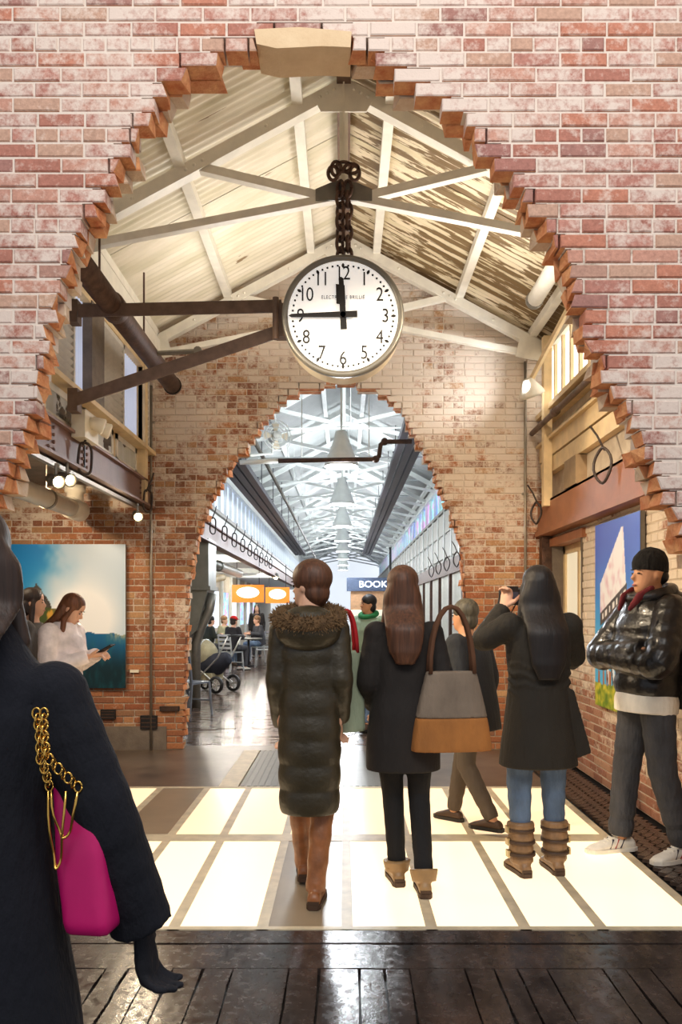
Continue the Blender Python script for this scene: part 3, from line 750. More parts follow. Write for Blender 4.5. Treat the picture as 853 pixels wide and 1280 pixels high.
def sea_print(u, v):
    sky = mixc((0,122,196), (150,186,214), sst(.2, .75, u+.25*nz(u, v, 4)))
    sky = mixc(sky, (190,205,222), .8*sst(.3, .5, u+.12*nz(u, v, 6))*sst(.45, .95, v))
    gl = math.exp(-(((u-.62)/.38)**2+((v-.48)/.30)**2)); sky = mixc(sky, (252,253,255), min(1, gl*1.5))
    c = sky
    ridge = .395-.05*(u-.5)+.012*nz(u, 0, 14)
    if v < ridge:
        t = (ridge-v)/ridge; c = mixc((18,98,146), (6,40,48), sst(0, .75, t)); c = mixc(c, (30,110,120), .55*max(0, nz(u*1.5, v*.6, 14, 5)))
        if u > .78: c = mixc(c, (214,190,140), sst(.78, .95, u)*(1-sst(0, .22, t))*(.5+.6*nz(u*3, v, 20)))
    pk = .74-abs(u-.235)*(2.0 if u < .235 else 1.35)-.02*nz(u, v, 18)
    hill = .62-.42*max(0, u-.2)-.1*max(0, .12-u)+.02*nz(u, 1, 16)
    if u < .46 and v < hill and v > .2: c = mixc((70,82,34), (214,160,60), sst(.1, .5, nz(u*2, v, 8)+.3)); c = mixc(c, (30,60,40), sst(.52, .3, v))
    if v < pk and v > .56: c = mixc((52,50,50), (84,74,60), .5+.8*nz(u, v, 16))
    return c
pl = thing('wall_poster', 'seascape poster with a dark peak and white clouds on the brick wall', 'poster', (P(12,860,8.22).x, 8.2, P(12,860,8.22).z))
PW, PH = P(158,0,8.2).x-P(12,0,8.2).x, P(0,680,8.2).z-P(0,860,8.2).z
MB().box((0,.002,0),(PW,.04,PH)).build('backing_board', M['grey_steel'], pl); painted('print', PW, PH, sea_print, 130, 160, pl, (0,0,0), 0)
def inpoly(u, v, P_):
    r = False; j = len(P_)-1
    for i in range(len(P_)):
        (a, b), (c, d) = P_[i], P_[j]
        if (b > v) != (d > v) and u < (c-a)*(v-b)/(d-b)+a: r = not r
        j = i
    return r
def sail_print(u, v):
    c = mixc((70,180,232), (40,84,196), sst(.3, .95, v))
    board_ = [(.13,.50),(.72,.66),(.66,.95),(.62,.95),(.13,.67)]; band = [(.13,.44),(.74,.585),(.74,.665),(.13,.51)]
    for a, b in (((.16,.44),(.34,.10)),((.30,.47),(.46,.08)),((.44,.50),(.62,.12)),((.60,.54),(.74,.14))):
        t = (v-b[1])/(a[1]-b[1])
        if 0 < t < 1:
            du = u-(b[0]+(a[0]-b[0])*t)
            if abs(du) < .012: c = (24,24,26)
            elif 0 < du < .06: c = (226,236,244)
    if .64 < u < .665 and .12 < v < .95: c = (240,242,245)
    if inpoly(u, v, board_): c = mixc((240,238,240), (206,150,170), .7*max(0, nz(u, v, 12))); 
    if inpoly(u, v, band):
        c = (66,62,60); s = v-(.44+(u-.13)*.238)
        if .022 < s < .055 and math.sin(u*75)+.6*math.sin(u*31) > .1: c = (236,234,230)
    if v < .13+.02*nz(u, 0, 9): c = mixc((96,132,30), (206,196,60), .5+.9*nz(u, v*2, 12))
    elif v < .20+.02*nz(u, 0, 24) and nz(u, 2, 16) > -.1: c = (176,104,48)
    return c
pr = thing('wall_poster', 'poster of a tall white sail-shaped sign against blue sky', 'poster', (2.075, 6.60, .66))
MB().box((0,.004,0),(1.0,.035,1.47)).build('backing_board', M['grey_steel'], pr); painted('print', 1.0, 1.47, sail_print, 120, 170, pr, (0,0,0), 0)
pr.rotation_euler = (0, 0, -PI/2)
lb = tag(MB().box((-.045,0,-.015),(.045,.012,.015)).build('caption_card', M['white_plastic']), 'small white caption card beside the seascape poster', 'card'); lb.location = P(168,839,8.235)
for i, (x_, y_) in enumerate(((135,893),(186,903),(212,886))):
    o = thing('wall_vent', ['small dark air vent under the seascape poster', 'dark air vent behind the vertical conduit', 'flat dark air vent beside the broken arch edge'][i], 'vent', P(x_, y_, 8.235))
    w2, h2 = ((.075,.05),(.085,.07),(.1,.025))[i]; MB().box((-w2,-.01,-h2),(w2,.03,h2)).build('vent_box', M['black'], o)
    for j in range(3): MB().box((-w2+.01,-.014,-h2*.7+j*h2*.6),(w2-.01,-.01,-h2*.7+j*h2*.6+.01)).build('slat', M['rust'], o)

# ------------------------------------------------------------------ right side above the wall
rb = thing('steel_beam', 'brown painted steel beam over the brick wall with the window', 'beam', (2.0, 6.0, 2.21))
MB().box((0,-2.2,0),(.02,2.25,.31)).box((-.0,-2.2,.0),(.14,2.25,.02)).box((-.03,-2.2,-.02),(.14,2.25,.03)).box((0,-2.2,.29),(.14,2.25,.31)).build('web', M['brown_beam'], rb)
rw = struct(empty('window_3', (2.0, 0, 0))); rw['label'] = 'bright glazed side window above cream boards and the brown beam'
MB().box((.1,3.8,2.5),(.16,8.26,3.44)).build('backing', M['mortar_right'], rw)
for za, zb, o_ in ((2.79,2.935,.03),(2.95,3.1,.02)):
    MB().box((o_,3.8,za),(.1,8.26,zb)).build('board', M['cream_wood'], rw)
MB().box((-.02,3.8,3.1),(.1,8.26,3.125)).build('ledge', M['cream_wood'], rw)
MB().box((.01,3.8,3.31),(.1,8.26,3.36)).build('board', M['cream_wood'], rw); MB().box((-.02,3.8,3.39),(.1,8.26,3.44)).build('window_sill', M['cream_wood'], rw)
MB().box((.0,3.8,3.98),(.1,8.26,4.06)).build('head_rail', M['white_steel'], rw)
y = 3.9
while y < 8.1:
    MB().box((.05,y+.02,3.44),(.06,y+.25,3.98)).build('pane', M['bright_pane'], rw); MB().box((.02,y-.02,3.44),(.08,y+.02,3.98)).build('mullion', M['cream_wood'], rw); y += .27
MB().box((.1,3.8,4.06),(.16,8.26,4.35)).build('upper_boarding', M['cream_wood'], rw)
for a in (4.9, 7.75): MB().box((-.06,a,2.45),(.02,a+.09,4.1)).build('post', M['cream_wood'], rw)
for i, a in enumerate((5.15, 6.9)): MB().box((.0,a,2.53),(.1,a+.36,2.78)).build('junction_box', M['shop_beige'], rw)
rp = thing('wall_pipe', 'grey-brown pipe under the bright side window', 'pipe', (1.93, 6.0, 3.25))
MB().tube([(0,-2.2,0),(0,2.2,0)], .028, 12).build('pipe_run', M['dark_iron'], rp, smooth=True)
for a in (-.3, 1.3): MB().lathe([(.03,a-.05),(.042,a-.04),(.042,a+.04),(.03,a+.05)], axis='y', n=12).build('coupling', M['dark_iron'], rp, smooth=True)
loop_cable('brown cable loop on the brown beam under the cream boards', (1.97,5.95,2.62), .11)
loop_cable('brown cable loop by the riveted column', (1.97,8.0,2.50), .09)
ds = thing('disconnect_switch', 'small grey switch box on the brown beam by the broken arch edge', 'switch', (1.96, 5.28, 2.47))
MB().box((-.03,-.05,-.1),(.03,.05,.06)).build('housing', M['galv'], ds); MB().tube([(0,0,.06),(0,0,.45)], .012, 8).build('conduit_run', M['galv'], ds)
sc_ = thing('steel_column', 'riveted steel column in the corner below the brown beam', 'column', (2.03, 8.12, .0))
MB().box((-.02,-.02,0),(.08,.1,2.21)).build('shaft', M['rust'], sc_)
q = MB()
for i in range(30): q.ell((-.0+.03*(i % 2), -.022, .1+i*.07), (.01,.01,.01), 8, 4)
tag(q.build('rivets', M['rust'], sc_, smooth=True), kind='stuff')
fx = thing('eave_strip_light', 'white tubular strip light under the peeling roof edge', 'light', (1.72, 6.0, 4.15))
MB().tube([(-.05,-1.0,0),(-.05,1.0,0)], .07, 14).build('housing', M['white_steel'], fx, smooth=True)
for dy in (-1, 1): MB().lathe([(.074,-.03),(.08,0),(.074,.03)], (-.05,dy,0), 'y', 14).build('end_cap', M['grey_steel'], fx)
for dy in (-.6,.6): MB().tube([(-.05,dy,.05),(-.05,dy,.28)], .01, 6).build('hanger_rod', M['white_steel'], fx)
fl = thing('flood_lamp', 'small white hooded flood lamp on an arm at the corner', 'lamp', (1.80, 7.70, 3.55))
h_ = MB().lathe([(.03,.12),(.05,.11),(.12,-.02),(.125,-.05),(.11,-.05),(.04,.06)], n=18).build('hood', M['white_steel'], fl, smooth=True); h_.rotation_euler = (.3, -.4, 0)
MB().bar((0,0,.1),(.2,-.9,.62), .03, .05).build('arm', M['cream_wood'], fl); MB().ell((-.02,.02,-.02),(.05,.05,.04),12,6).build('bulb', M['bulb_white'], fl, smooth=True)

# ------------------------------------------------------------------ the long hall behind the second arch
YH0, YH1 = Y2+T2, 46.0
hroof = struct(empty('ceiling_hall', (0,0,0))); hroof['label'] = 'white corrugated roof of the long hall'
M['panel_grey'] = simple('panel_grey_paint', (158,154,142), .6, 0, .1)
M['hall_sheet'] = simple('hall_roof_sheet', (168,172,170), .5, 0, .08, 3)
sheets(hroof, YH0, 20, 1.9, (M['hall_sheet'],)*2, pitch=.1, samp=4)
for s in (-1, 1):
    q = MB(); q.v += [(0,20,RIDGE),(s*2.25,20,roof_z(2.25)),(s*2.25,YH1,roof_z(2.25)),(0,YH1,RIDGE)]; q.face((0,1,2,3)); q.build('roof_sheet', M['hall_sheet'], hroof)
hp = hroof
for x in (-1.9,-1.165,-.33,.33,1.165,1.9): purlin(hp, x, YH0, YH1, M['white_hall'])
tt = truss('hall_truss', 'white roof truss spanning the long hall', 10.2, M['white_hall'], 'roof trusses of the long hall', False)
for i in range(1, 16):
    c = copy_tree(tt); c.location = (0, 10.2+i*2.3, 0)
# fine white sprinkler and cable lines across the hall
for i in range(9):
    yy = 9.2+i*2.3+(i % 3)*.2
    o = thing('cross_pipe', 'thin white pipe hung across the long hall', 'pipe', (0, yy, 4.05+.05*(i % 3)), 0, 'pipes across the long hall')
    MB().tube([(-1.5,0,0),(1.5,0,.02)], .014, 6).build('pipe_run', M['white_hall'], o, smooth=True)
    for xx in (-1.0, .1, 1.1): MB().tube([(xx,0,0),(xx,0,roof_z(xx)-4.1)], .005, 5).build('hanger_rod', M['white_hall'], o)
# left clerestory
def hall_side(name, X, sgn, za, zs, zt, pane, label, step):
    o = struct(empty(name, (X, 0, 0))); o['label'] = label
    MB().box((min(0, sgn*.06),YH0,za),(max(0, sgn*.06),YH1,zs)).build('apron', M['white_hall'] if sgn < 0 else M['panel_grey'], o)
    MB().box((-.05,YH0,zs-.03),(.05,YH1,zs+.03)).build('window_sill', M['grey_steel'], o)
    MB().box((-.05,YH0,zt-.03),(.05,YH1,zt+.04)).build('head_rail', M['white_hall'], o)
    MB().box((min(sgn*.02, sgn*.08),YH0,zt),(max(sgn*.02, sgn*.08),YH1,4.3)).build('upper_boarding', M['white_hall'], o)
    y = YH0; m1 = MB().box((min(0, sgn*.03),.03,zs+.03),(max(0, sgn*.03),step-.03,zt-.03)).mesh('pane', pane); m2 = MB().box((-.03,-.035,zs),(.03,.035,zt)).mesh('mullion', M['white_hall'])
    while y < YH1-step:
        link('pane', m1, o, (sgn*.02, y, 0)); link('mullion', m2, o, (0, y, 0)); y += step
    return o
hall_side('window_4', -2.0, -1, 2.72, 2.98, 3.62, M['hall_pane'], 'blue-white clerestory panes above the cable-looped beam of the long hall', .62)
w5 = hall_side('window_5', 2.0, 1, 2.42, 3.42, 4.0, M['reflection_pane'], 'clerestory panes with painted colour reflections above grey panels of the long hall', .9)
m1 = MB().box((-.03,.04,2.47),(-.005,.98,2.9)).mesh('panel', M['panel_grey']); m2 = MB().box((-.03,.04,2.95),(-.005,.98,3.36)).mesh('panel', M['panel_grey']); m3 = MB().box((-.05,-.03,2.42),(-.0,.03,3.42)).mesh('rail_post', M['white_hall'])
y = YH0
while y < 34:
    link('panel', m1, w5, (0, y, 0)); link('panel', m2, w5, (0, y, 0)); link('rail_post', m3, w5, (0, y, 0)); y += 1.02
hb = thing('hall_beam', 'mauve steel beam with cable loops along the long hall', 'beam', (-2.0, YH0, 2.44))
MB().box((-.02,0,0),(.0,YH1-YH0,.28)).box((-.1,0,0),(.06,YH1-YH0,.02)).box((-.1,0,.27),(.05,YH1-YH0,.29)).build('web', M['mauve_beam'], hb)
for i in range(11):
    lp = loop_cable('dark cable loop hanging on the mauve hall beam', (-1.96, 9.4+i*1.15, 2.78), .10, group='cable loops on the mauve hall beam')
hb2 = thing('hall_beam', 'dusty brown beam below the grey panels of the long hall', 'beam', (2.0, YH0, 2.14))
MB().box((0,0,0),(.08,YH1-YH0,.28)).build('web', M['dark_iron'], hb2)
for i in range(7): loop_cable('dark cable loop hanging below the grey hall panels', (1.95, 9.6+i*1.3, 2.42), .11, group='cable loops below the grey hall panels')
# right shop front: corrugated panels between dark posts
wrh = struct(empty('wall_hall', (2.06, 0, 0))); wrh['label'] = 'pale ribbed sheet wall between dark posts along the hall'
M['ribsheet'] = simple('ribbed_sheet', (206,206,196), .45, .1, .08)
y = YH0
while y < 34:
    q = MB(); n_ = 40; L_ = 1.55
    for a in range(n_+1):
        yy = L_*a/n_; xx = .014*math.copysign(abs(math.sin(2*PI*yy/.15))**.4, math.sin(2*PI*yy/.15)); q.v += [(xx,yy,.62),(xx,yy,2.14)]
    for a in range(n_): q.face((2*a,2*a+1,2*a+3,2*a+2))
    o = q.build('ribbed_sheet', M['ribsheet'], wrh); o.location = (0, y+.12, 0)
    MB().box((-.06,y,0),(.06,y+.12,2.14)).build('post', M['rust'], wrh)
    MB().box((-.02,y+.12,0),(.06,y+1.67,.62)).build('dado', M['grey_steel'], wrh); y += 1.67
# cable trays
for lab, x, z, ya, yb in (('black cable tray hanging beside the pale clerestory panes', -1.46, 3.36, 9.2, 27), ('black cable tray hanging beside the hall panes with painted reflections', .93, 3.78, 9.4, 33)):
    o = thing('cable_tray', lab, 'cable tray', (x, ya, z))
    for dx in (-.13, 0, .13): MB().box((dx-.05,0,-.03),(dx+.05,yb-ya,.05)).build('trough', M['tray'], o)
    yy = .4
    while yy < yb-ya:
        MB().box((-.19,yy,.05),(.19,yy+.04,.07)).tube([(0,yy,.06),(0,yy,roof_z(x)-z-.02)], .008, 5).build('hanger', M['tray'], o); yy += 2.3
o = thing('hall_pipe', 'grey pipe running along the left slope of the hall roof', 'pipe', (-1.15, 9.0, 3.62)); MB().tube([(0,0,0),(0,24,0)], .03, 8).build('pipe_run', M['grey_steel'], o, smooth=True)
o = thing('sprinkler_pipe', 'rust-brown pipe with a jog behind the top of the inner arch', 'pipe', (0, 9.5, 0))
q = [P(348,576,9.5),P(470,574,9.5),P(474,570,9.5),P(476,556,9.5),P(481,552,9.5),P(515,552,9.5)]; q = [Vector((v.x,0,v.z)) for v in q]
MB().tube(q, .028, 10).build('pipe_run', M['rust'], o, smooth=True); 
a_ = P(300,578,9.5); MB().tube([(a_.x,0,a_.z),(q[0].x,0,q[0].z)], .03, 10).build('white_section', M['white_hall'], o, smooth=True)
for c_ in (q[1], q[4]): MB().ell(tuple(c_), (.045,.045,.045), 10, 6).build('elbow', M['rust'], o, smooth=True)
for xx in (-.5, .3): MB().tube([(xx,0,3.25),(xx,0,roof_z(xx)-.01)], .006, 5).build('hanger_rod', M['white_hall'], o)
# pendant lamps
def pendant(at, stem):
    o = thing('pendant_lamp', 'white conical pendant lamp on a rod in the hall', 'lamp', at, 0, 'pendant lamps down the hall')
    MB().lathe([(.05,.44),(.075,.43),(.09,.34),(.12,.26),(.2,.05),(.215,0),(.2,.0),(.1,.24),(.05,.3)], n=24, cap=False).build('shade', M['white_hall'], o, smooth=True)
    MB().lathe([(.001,.02),(.16,.02),(.16,.05),(.001,.06)], n=20, cap=False).build('diffuser', M['bulb_white'], o)
    MB().tube([(0,0,.42),(0,0,stem)], .014, 8).build('rod', M['white_hall'], o); return o
pl0 = pendant((-.03, 9.8, 3.20), 2.02)
for i in range(1, 8):
    c = copy_tree(pl0); c.location = (-.03, 9.8+i*3.45, 3.20)
for i in range(0, 8): light('pendant_light', 'POINT', (-.03, 9.8+i*3.45, 3.12), 95, COOL, .16)
for i in range(0, 6): light('hall_roof_fill', 'AREA', (0, 11.2+i*4.6, 3.6), 52, COOL, 1.2, (0, 11.2+i*4.6, 6))  # unseen area lights added to brighten the hall roof
# fan
fan = thing('wall_fan', 'white caged fan on a bracket near the inner arch edge', 'fan', tuple(P(345,545,10.0)), .5)
for r_ in (.05, .10, .15, .19): MB().lathe([(r_-.004,-.07+r_*.15),(r_+.004,-.07+r_*.15),(r_+.004,-.06+r_*.15),(r_-.004,-.06+r_*.15)], axis='y', n=24, cap=False).build('cage_ring', M['white_hall'], fan)
for i in range(4):
    a = i*PI/2; MB().prism([(math.cos(a+t)*r_, math.sin(a+t)*r_) for t, r_ in ((0,.03),(-.3,.15),(0,.17),(.35,.16),(.4,.05))], -.01, 0).build('blade', M['white_plastic'], fan, fix=True)
MB().lathe([(.03,-.05),(.06,-.03),(.07,.12),(.03,.14)], axis='y', n=16).build('motor', M['white_hall'], fan, smooth=True)
MB().tube([(0,.1,0),(0,.12,-.2),(-.3,.12,-.25)], .018, 8).build('bracket', M['white_hall'], fan)
# left bay of the hall: ceiling, rear shop front, ducts, signs
struct(MB().box((-5.2,YH0,2.7),(-2.06,YH1,2.78)).build('ceiling_shop', M['white_hall']))
M['shopwall'] = simple('shop_wall', (196,186,168), .7); wl = struct(MB().box((-4.3,YH0,0),(-4.2,YH1,2.7)).build('wall_shop', M['shopwall']))
for i in range(11):
    yy = 14+i*2.2
    MB().box((-4.2,yy,0),(-4.12,yy+.18,2.7)).build('pilaster', M['white_hall'], wl)
    MB().box((-4.2,yy+.5,.9),(-4.17,yy+1.7,2.1)).build('shop_window', M['hall_pane'] if i % 2 else M['reflection_pane'], wl)
for i in range(6):
    o = thing('ceiling_joist', 'white joist across the shop bay ceiling', 'joist', (-3.1, 10.5+i*2.5, 2.62), 0, 'joists over the shop bay'); MB().box((-1.1,-.06,-.06),(1.0,.06,.08)).build('joist_web', M['white_hall'], o); MB().box((-1.1,-.1,-.08),(1.0,.1,-.06)).build('joist_flange', M['white_hall'], o)
for i in range(5): light('shop_bay_lamp', 'POINT', (-3.0, 13+i*4.0, 2.45), 55, (1,.93,.82), .1)
du = thing('air_duct', 'large grey sheet-metal duct beside the inner arch', 'duct', (-2.36, 12.0, 0))
D0 = [(-.24,2.62),(.42,2.62),(.42,1.75),(.30,1.72),(.30,1.0),(-.24,.95)]
MB().prism([(-.30,2.5),(.38,2.5),(.38,1.78),(-.30,1.78)], -.3, .4).build('upper_section', M['galv'], du, fix=True)
MB().prism([(-.33,1.80),(.41,1.80),(.41,1.74),(-.33,1.74)], -.33, .43).build('flange', M['galv'], du, fix=True)
MB().prism([(-.30,1.74),(.36,1.74),(.2,1.15),(-.30,.72)], -.28, .38).build('lower_section', M['galv'], du, fix=True)
MB().box((-.02,-.32,.9),(.01,-.28,1.6)).build('seam', M['black'], du)
MB().tube([(.40,-.1,1.70),(.36,-.1,1.45),(.24,-.1,1.2),(.16,-.1,.95),(.16,-.1,.0)], .07, 12).build('flexible_hose', M['grey_steel'], du, smooth=True)
for lab, xa, ya, za, xb, yb, zb, r_, mt in (('shiny horizontal duct pipe over the cafe tables', -2.4,12.3,2.3,-2.35,18.0,2.28,.09,'galv'), ('brown cross pipe under the shop bay ceiling', -2.95,13.3,1.8,-2.2,14.6,2.05,.06,'cream_wood'), ('vertical grey pipe behind the large duct', -2.95,13.3,0,-2.95,13.3,2.6,.07,'galv')):
    o = thing('bay_pipe', lab, 'pipe', (xa,ya,za)); MB().tube([(0,0,0),(xb-xa,yb-ya,zb-za)], r_, 12).build('pipe_run', M[mt], o, smooth=True); d_ = Vector((xb-xa,yb-ya,zb-za)); MB().tube([tuple(d_*.48),tuple(d_*.52)], r_*1.2, 12).build('coupling', M[mt], o, smooth=True)
M['orange'] = emitter('orange_sign', (240,128,40), .55); M['sign_white'] = emitter('sign_white', (255,246,230), 1.1)
for lab, a, b, c, d, Y in (('orange hanging sign with a pale oval over the cafe', 290,330,731,753,18.5), ('smaller glowing orange sign with a white oval beyond the first', 332,362,734,754,21.5)):
    p0, p1 = P(a,d,Y), P(b,c,Y); o = thing('hanging_sign', lab, 'sign', (p0.x, Y, p0.z)); w_, h2 = p1.x-p0.x, p1.z-p0.z
    MB().box((0,0,0),(w_,.05,h2)).build('panel', M['orange'], o); MB().ell((w_*.5,-.004,h2*.56),(w_*.36,.012,h2*.32),24,8).build('oval', M['sign_white'], o, smooth=True)
    for t in (.15,.85): MB().tube([(w_*t,.025,h2),(w_*t,.025,2.7-p0.z)], .008, 5).build('hanger_rod', M['black'], o)
o = thing('bay_lamp', 'bright warm spot lamp under the shop bay beam', 'lamp', tuple(P(345,722,23.5))); MB().ell((0,0,0),(.06,.06,.05),12,6).build('bulb', M['bulb_warm'], o, smooth=True); MB().lathe([(.03,.14),(.08,.1),(.09,.0),(.08,0)], n=14, cap=False).build('lamp_head', M['grey_steel'], o, smooth=True); MB().tube([(0,0,.13),(0,0,2.45-P(345,722,23.5).z)], .01, 6).build('stem', M['grey_steel'], o)
# far end
M['end_wall'] = emitter('end_wall_glow', (225,232,240), .7)  # wall's own glow stands in for the bright light at the far end
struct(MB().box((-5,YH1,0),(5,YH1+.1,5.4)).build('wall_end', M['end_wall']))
ks = thing('book_kiosk', 'far shop kiosk with a lit white-lettered sign at the end of the hall', 'kiosk', (1.1, 28, 0)); M['kiosk'] = simple('kiosk_wall', (206,160,120), .6)
MB().box((-.85,0,0),(.85,2.0,2.15)).build('body', M['kiosk'], ks)
sg = MB().box((-1.0,-.1,2.15),(1.0,.1,2.62)).build('sign_board', simple('sign_navy', (70,84,110), .4), ks)
text_mesh('BOOKS', .32, 'lettering', emitter('sign_letters', (240,246,255), 2.2), sg, (0, -.11, 2.38), sx=1.1)
for x_ in (-.6, 0., .6): MB().box((x_-.25,-.03,.75),(x_+.25,.0,1.5)).build('shop_window', M['frost'], ks)
o = thing('hall_post', 'thin dark post standing before the far hall panels', 'post', (1.28, 22, 0)); MB().box((-.03,-.03,0),(.03,.03,3.2)).build('shaft', M['black'], o); MB().box((-.08,-.08,0),(.08,.08,.04)).build('base_plate', M['black'], o)

# ------------------------------------------------------------------ people
BAKE = []
def organic(mb, name, mats, parent, voxel=.01, it=4):
    o = mb.build(name, mats, parent, fix=False)
    r = o.modifiers.new('r', 'REMESH'); r.mode = 'VOXEL'; r.voxel_size = voxel; r.use_smooth_shade = True
    if it: q = o.modifiers.new('s', 'SMOOTH'); q.factor = .5; q.iterations = it
    BAKE.append(o); return o
def hair_mat(name, c):
    k = NT(name); col = rgba(c); f = k.noise(k.obj((70, 70, 5)), 1.0, 3)
    k.set(Base_Color=k.ramp(f, [(.3, tuple(v*.55 for v in col[:3])), (.7, tuple(v*1.5 for v in col[:3]))]), Roughness=.55); k.bump(f, .5, .006); return k.m
for n_, c_ in (('hair_black', (24,17,15)), ('hair_brown', (84,50,30)), ('hair_dark', (44,28,20)), ('hair_light', (128,92,58))): M[n_] = hair_mat(n_, c_)

class Fig:
    def __init__(s, label, loc, head, h=1.68, J=None, lean=0, drop=0, skin='skin', vox=.01, head_yaw=0, head_pitch=0, group=None, twist=0):
        s.root = thing('person', label, 'person', loc, math.radians(head), group); s.k = h/1.70; s.vox = vox; s.skin = M[skin]
        k = s.k
        s.U = Matrix.Translation((0,0,-drop)) @ Matrix.Translation((0,0,.93*k)) @ Matrix.Rotation(math.radians(twist), 4, 'Z') @ Matrix.Rotation(math.radians(-lean), 4, 'X') @ Matrix.Translation((0,0,-.93*k))
        d = dict(hipL=(-.09,0,.90), kneeL=(-.095,.03,.49), ankL=(-.095,-.01,.085), hipR=(.09,0,.90), kneeR=(.095,.03,.49), ankR=(.095,-.01,.085),
                 shL=(-.175,-.01,1.375), elL=(-.225,-.03,1.10), wrL=(-.215,.06,.86), shR=(.175,-.01,1.375), elR=(.225,-.03,1.10), wrR=(.215,.06,.86))
        s.J = {}
        for q, v in d.items():
            p = Vector(v)*k
            if q[:2] in ('sh', 'el', 'wr', 'hi'): p = s.U @ p if q[:2] != 'hi' else Vector((p.x, p.y, p.z-drop))
            s.J[q] = p
        for q, v in (J or {}).items(): s.J[q] = Vector(v)*k
        s.HH = .226*k
        s.toe = {'L': Vector((-.06,1,0)), 'R': Vector((.06,1,0))}
        hb = s.U @ Vector((0,.015*k,1.475*k))
        s.H = Matrix.Translation(hb) @ Matrix.Rotation(math.radians(head_yaw), 4, 'Z') @ Matrix.Rotation(math.radians(-head_pitch), 4, 'X')
    def hand(s, mb, wr, d, n, side, curl=.4, sc=1.0):
        k = s.k*sc; d = Vector(d).normalized(); n = Vector(n); n = (n-d*n.dot(d)).normalized(); a = d.cross(n)*side
        wr = Vector(wr)
        mb.tube([wr-d*.02*k, wr+d*.03*k, wr+d*.075*k, wr+d*.09*k], [.026*k,.033*k,.040*k,.036*k], 12, flat=.5, side=a, round_ends=True)
        for i, (o, ln) in enumerate(((.030,.070),(.010,.080),(-.011,.074),(-.030,.058))):
            p = wr+d*.085*k+a*o*k; dd = d.copy(); pts = [p-d*.02*k, p]; c = curl
            for j, f in enumerate((.42,.33,.25)):
                dd = (Matrix.Rotation(-c if True else c, 3, d.cross(n)) @ dd).normalized(); p = p+dd*ln*f*k; pts.append(p)
            mb.tube(pts, [.0095*k,.0095*k,.009*k,.0085*k,.0075*k], 8, round_ends=True)
        p = wr+d*.025*k+a*.028*k; t = (d*.65+a*.7+n*.25).normalized(); t2 = (d*.9+a*.25+n*.4).normalized()
        mb.tube([p, p+t*.035*k, p+t*.035*k+t2*.03*k, p+t*.035*k+t2*.052*k], [.013*k,.012*k,.0105*k,.009*k], 8, round_ends=True)
    def body(s, hands=True, hd=None, vox=None, face=True, eyes=True):
        k = s.k; J = s.J; mb = MB(); H = s.HH
        mb.stack([(z*k, a*k, b*k, 0, 0) for z, a, b in ((.86,.13,.09),(.95,.14,.095),(1.08,.115,.085),(1.22,.135,.095),(1.34,.15,.09),(1.40,.085,.07),(1.45,.058,.06),(1.53,.052,.056))], T=s.U)
        for q in 'LR':
            mb.tube([J['hip'+q], (J['hip'+q]+J['knee'+q])/2, J['knee'+q], (J['knee'+q]*.55+J['ank'+q]*.45), J['ank'+q]], [.078*k,.066*k,.05*k,.05*k,.035*k], 12, round_ends=True)
            t = s.toe[q].normalized(); mb.tube([J['ank'+q]+Vector((0,0,-.035*k))-t*.03, J['ank'+q]+t*.12*k+Vector((0,0,-.05*k))], [.034*k,.026*k], 10, round_ends=True)
            mb.tube([J['sh'+q], J['el'+q], J['wr'+q]], [.045*k,.037*k,.026*k], 10, round_ends=True)
            if hands is True or (hands and q in hands):
                sd = -1 if q == 'L' else 1; dd, nn, cu = (hd or {}).get(q, ((J['wr'+q]-J['el'+q]), (-sd*1.0, .2, 0), .45))
                s.hand(mb, J['wr'+q], dd, nn, sd if not (hd and q in hd and len(hd[q]) > 3) else hd[q][3], cu)
        rings = []
        for t, wd, yf, yb in ((0,.10,.30,.12),(.06,.17,.36,-.02),(.15,.235,.375,-.16),(.28,.285,.375,-.30),(.42,.315,.37,-.40),(.55,.33,.365,-.44),(.68,.335,.385,-.45),(.80,.31,.36,-.42),(.90,.24,.27,-.34),(.97,.13,.13,-.2),(1.0,.03,.02,-.08)):
            c = (yf+yb)/2; r = (yf-yb)/2
            rings.append([s.H @ Vector((math.cos(2*PI*j/20)*wd*H, (c+math.sin(2*PI*j/20)*r)*H, t*H)) for j in range(20)])
        mb.loft(rings)
        HR = s.H.to_3x3()
        mb.tube([s.H @ Vector((0,.355*H,.53*H)), s.H @ Vector((0,.44*H,.39*H)), s.H @ Vector((0,.40*H,.355*H))], [.032*H,.06*H,.05*H], 8, round_ends=True)
        mb.ell(s.H @ Vector((0,.36*H,.22*H)), (.11*H,.05*H,.05*H), 10, 6, M=HR)
        for sx in (-1, 1): mb.ell(s.H @ Vector((sx*.335*H,-.04*H,.46*H)), (.04*H,.075*H,.12*H), 10, 6, M=HR)
        o = organic(mb, 'body', s.skin, s.root, vox or s.vox, 2)
        if face:
            for sx in (-1, 1):
                e = MB().ell(s.H @ Vector((sx*.14*H,.352*H,.50*H)), (.055*H,.03*H,.022*H), 10, 6, M=HR).build('eye', M['eye'], s.root, smooth=True)
                MB().ell(s.H @ Vector((sx*.14*H,.366*H,.595*H)), (.085*H,.025*H,.016*H), 10, 6, M=HR).build('eyebrow', M['hair_black'], s.root, smooth=True)
            MB().ell(s.H @ Vector((0,.40*H,.215*H)), (.095*H,.025*H,.032*H), 10, 6, M=HR).build('mouth', M['lip'], s.root, smooth=True)
        return o
